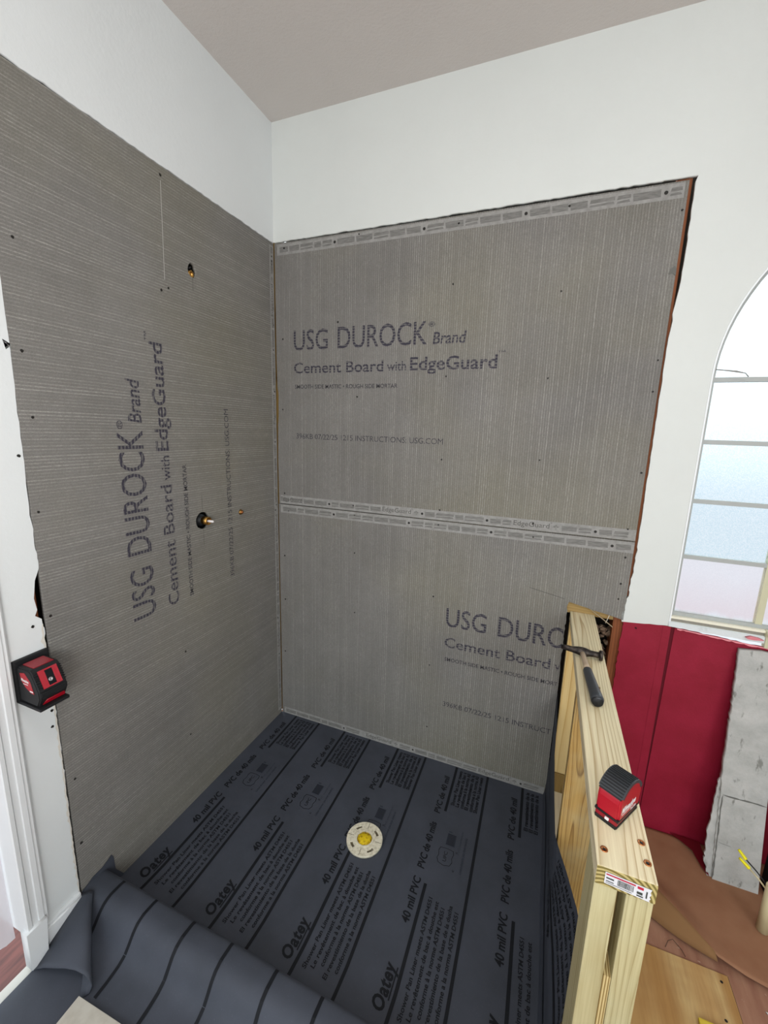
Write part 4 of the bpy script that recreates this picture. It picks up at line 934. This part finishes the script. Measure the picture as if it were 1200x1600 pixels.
# ------------------------------------------------------------------ things on the floor, right side
M_kraft = NT('brown_kraft_paper', 0.8, 0, 0.2)
M_kraft.color(M_kraft.mix(M_kraft.ramp(M_kraft.noise(M_kraft.obj(), 6, 4), [(0.3, g4(0)), (0.7, g4(1))]), hx('#8c6248'), hx('#a0765a'))); M_kraft.bump(M_kraft.noise(M_kraft.obj(), 12, 3), 0.15, 0.005); M_kraft = M_kraft.m
M_kraft2 = flat('brown_kraft_underside', '#866340', 0.85)
kp = thing('kraft_paper_sheet', (1.9, -0.25, 0.0), 'brown kraft paper sheet covering the floor under the red wall', 'floor paper')
def inside(x, y):
    return True
bm = bmesh.new()
# sheet edge runs from the stud wall diagonally toward the right
front = [(1.522, -0.10), (1.60, -0.165), (1.70, -0.235), (1.7754, -0.300), (1.82, -0.345), (1.87, -0.395), (1.93, -0.447), (2.00, -0.462), (2.06, -0.470), (2.2, -0.475), (2.6, -0.50)]
rows_ = []
for i, (x, y) in enumerate(front):
    row = []
    for j in range(15):
        t_ = j / 14; yy = y + (-0.002 - y) * t_
        z = 0.006 + 0.045 * math.exp(-(t_ / 0.22) ** 2) * math.exp(-((x - 1.78) / 0.16) ** 2) + 0.003 * (0.5 + 0.5 * noise.noise(Vector((x * 6, yy * 6, 1)))) * (1 - t_)
        row.append(bm.verts.new((x, yy, z)))
    rows_.append(row)
for a, b in zip(rows_, rows_[1:]):
    for j in range(14): bm.faces.new((a[j], b[j], b[j + 1], a[j + 1]))
bmesh.ops.subdivide_edges(bm, edges=bm.edges, cuts=1, use_grid_fill=True, smooth=0.3)
o = add_obj('paper_sheet', bm_me(bm, smooth=True), M_kraft, kp); md = o.modifiers.new('t', 'SOLIDIFY'); md.thickness = 0.0008
# turned-under fold hanging from its raised edge
bm = bmesh.new(); n_ = 12; A_ = Vector((1.530, -0.115, 0.010)); pr_ = None
for i in range(n_ + 1):
    t_ = i / n_; top = Vector((1.535 + 0.385 * t_, -0.112 - 0.325 * t_, 0.052 * math.exp(-((1.535 + 0.385 * t_ - 1.78) / 0.16) ** 2) + 0.009))
    low = Vector((1.535 + 0.395 * t_, -0.150 - 0.300 * t_ - 0.065 * math.sin(math.pi * t_), 0.006 + 0.004 * t_))
    cur = [bm.verts.new(top.lerp(low, q / 4) + Vector((0, 0, 0.004 * math.sin(q * math.pi / 4)))) for q in range(5)]
    if pr_:
        for q in range(4): bm.faces.new((pr_[q], cur[q], cur[q + 1], pr_[q + 1]))
    pr_ = cur
o = add_obj('folded_edge', bm_me(bm, smooth=True), M_kraft2, kp, 'paper edge folded under'); md = o.modifiers.new('t', 'SOLIDIFY'); md.thickness = 0.0008
# red paint spill
M_spill = flat('dark_red_paint', '#6a0f1c', 0.5)
o = add_obj('red_paint_smear', plate([[(1.90, -0.006), (2.00, -0.008), (1.996, -0.115), (1.990, -0.155), (1.975, -0.12), (1.962, -0.06), (1.93, -0.03)]], 0.0008, lambda a, b, c: (a, b, 0.0185 - c)), M_spill, kp)
# dust / plaster patch at the lower right
o = add_obj('plaster_dust_patch', plate([jag((2.02, -0.53), (2.30, -0.52), 0.01, 0.02, 301) + jag((2.30, -0.52), (2.30, -0.85), 0.01, 0.03, 302) + jag((2.30, -0.85), (2.03, -0.80), 0.01, 0.03, 303) + jag((2.03, -0.80), (2.02, -0.53), 0.014, 0.015, 304, 0.02)], 0.003, lambda a, b, c: (a, b, 0.0015 - c)), flat('white_plaster', '#dcdad6', 0.9)); tag(o, 'white patch of plaster residue on the subfloor at the lower right', 'plaster patch')
# yellow pouch corner near the wall end
o = box('yellow_scrap', (1.830, -0.700, 0.0045), (1.905, -0.628, 0.016), flat('yellow_scrap', '#d8bf3e', 0.5), None, 0.004); tag(o, 'flat yellow offcut lying on the pale plywood patch', 'offcut')
# junction stub with wires and yellow wire nuts
jb = thing('wiring_stub', (2.115, -0.290, 0.0), 'cream conduit stub with two capped wires in front of the grey plaster slab', 'wiring stub')
M_nut = flat('yellow_wire_nut', '#e8dd1e', 0.4); M_cream2 = flat('cream_conduit', '#cfc39c', 0.5)
def P3(u, v, y):   # helper turning a seen direction into a point at depth y
    d = Vector((R[0][0] * (u - 600) / 651.76 + R[1][0] * (v - 800) / 651.76 + R[2][0], R[0][1] * (u - 600) / 651.76 + R[1][1] * (v - 800) / 651.76 + R[2][1], R[0][2] * (u - 600) / 651.76 + R[1][2] * (v - 800) / 651.76 + R[2][2]))
    o_ = Vector((1.28639, -1.78882, 1.60582)); return o_ + d * ((y - o_.y) / d.y)
n1a, n1b = P3(1154, 1327, -0.215), P3(1165.5, 1343, -0.23)
n2a, n2b = P3(1155, 1340, -0.23), P3(1171, 1357, -0.245)
e1 = P3(1199, 1384, -0.275); e2 = P3(1199, 1392, -0.28)
def nut(a, b, nm='wire_nut'):
    d = (b - a); return add_obj(nm, tube([a, a + d * 0.06, a + d * 0.5, b - d * 0.06, b], [0.003, 0.0045, 0.0052, 0.0062, 0.005], 12), M_nut, jb, 'yellow wire cap')
nut(n1a, n1b); nut(n2a, n2b)
add_obj('black_wire', tube([n1b - (n1b - n1a) * 0.1, n1b.lerp(e1, 0.5) + Vector((0, 0, 0.004)), e1], 0.0022, 8), M_black, jb)
add_obj('cream_wire', tube([n2b - (n2b - n2a) * 0.1, n2b.lerp(e2, 0.5) + Vector((0, 0, 0.003)), e2], 0.0026, 8), M_cream2, jb)
pc = P3(1203, 1390, -0.285)
add_obj('conduit', lathe([(0.017, 0.0), (0.017, pc.z + 0.004), (0.013, pc.z + 0.004), (0.013, pc.z - 0.02), (0.001, pc.z - 0.02)], 18, Matrix.Translation((pc.x + 0.006, pc.y, 0.0105))), M_cream2, jb)
# small curl of wire on the subfloor
o = add_obj('bent_nail', tube([(1.788, -0.462, 0.003), (1.80, -0.440, 0.005), (1.815, -0.43, 0.005), (1.835, -0.452, 0.004), (1.84, -0.47, 0.006)], 0.0012, 5), flat('rusty_wire', '#5a3f30', 0.6)); tag(o, 'small rusty bent wire on the subfloor beside the plywood patch', 'wire')

# ------------------------------------------------------------------ things at the lower left
M_tile = NT('beige_tile', 0.5); M_tile.color(M_tile.mix(M_tile.ramp(M_tile.noise(M_tile.obj(), 20, 4), [(0.4, g4(0)), (0.6, g4(1))]), hx('#b7b1a5'), hx('#c4bfb4'))); M_tile = M_tile.m
mt = Matrix.Translation((0.2113, -1.262, 0.0)) @ Matrix.Rotation(math.radians(2), 4, 'Z')
bm = bmesh.new(); add_box(bm, (0.0, -0.30, 0.020), (0.30, 0.0, 0.029), 0.0015, mt)
o = add_obj('beige_tile', bm_me(bm), M_tile); tag(o, 'beige flat tile lying on the liner at the bottom edge of the photo', 'tile')
# plastic dust sheet in the doorway
M_sheet = NT('plastic_sheet', 0.35, 0, 0.4); M_sheet.color(hx('#dcd8de'))
M_sheet.b.inputs['Alpha'].default_value = 0.82; M_sheet = M_sheet.m
bm = bmesh.new(); g_ = []
for i in range(40):
    row = []
    for j in range(60):
        y = -1.272 - 0.85 * i / 39; z = 0.10 + 2.0 * j / 59
        x = -0.055 + 0.022 * noise.noise(Vector((y * 9, z * 1.3, 0))) + 0.01 * noise.noise(Vector((y * 20, z * 4, 4)))
        if i < 3: z = z + 0.03 * noise.noise(Vector((j * 0.5, i, 2)))
        row.append(bm.verts.new((x, y, z)))
    g_.append(row)
for a, b in zip(g_, g_[1:]):
    for j in range(59): bm.faces.new((a[j], b[j], b[j + 1], a[j + 1]))
o = add_obj('plastic_dust_sheet', bm_me(bm, smooth=True), M_sheet); tag(o, 'milky plastic dust sheet hanging in the doorway left of the white casing', 'dust sheet')
print('objects', len(bpy.data.objects))
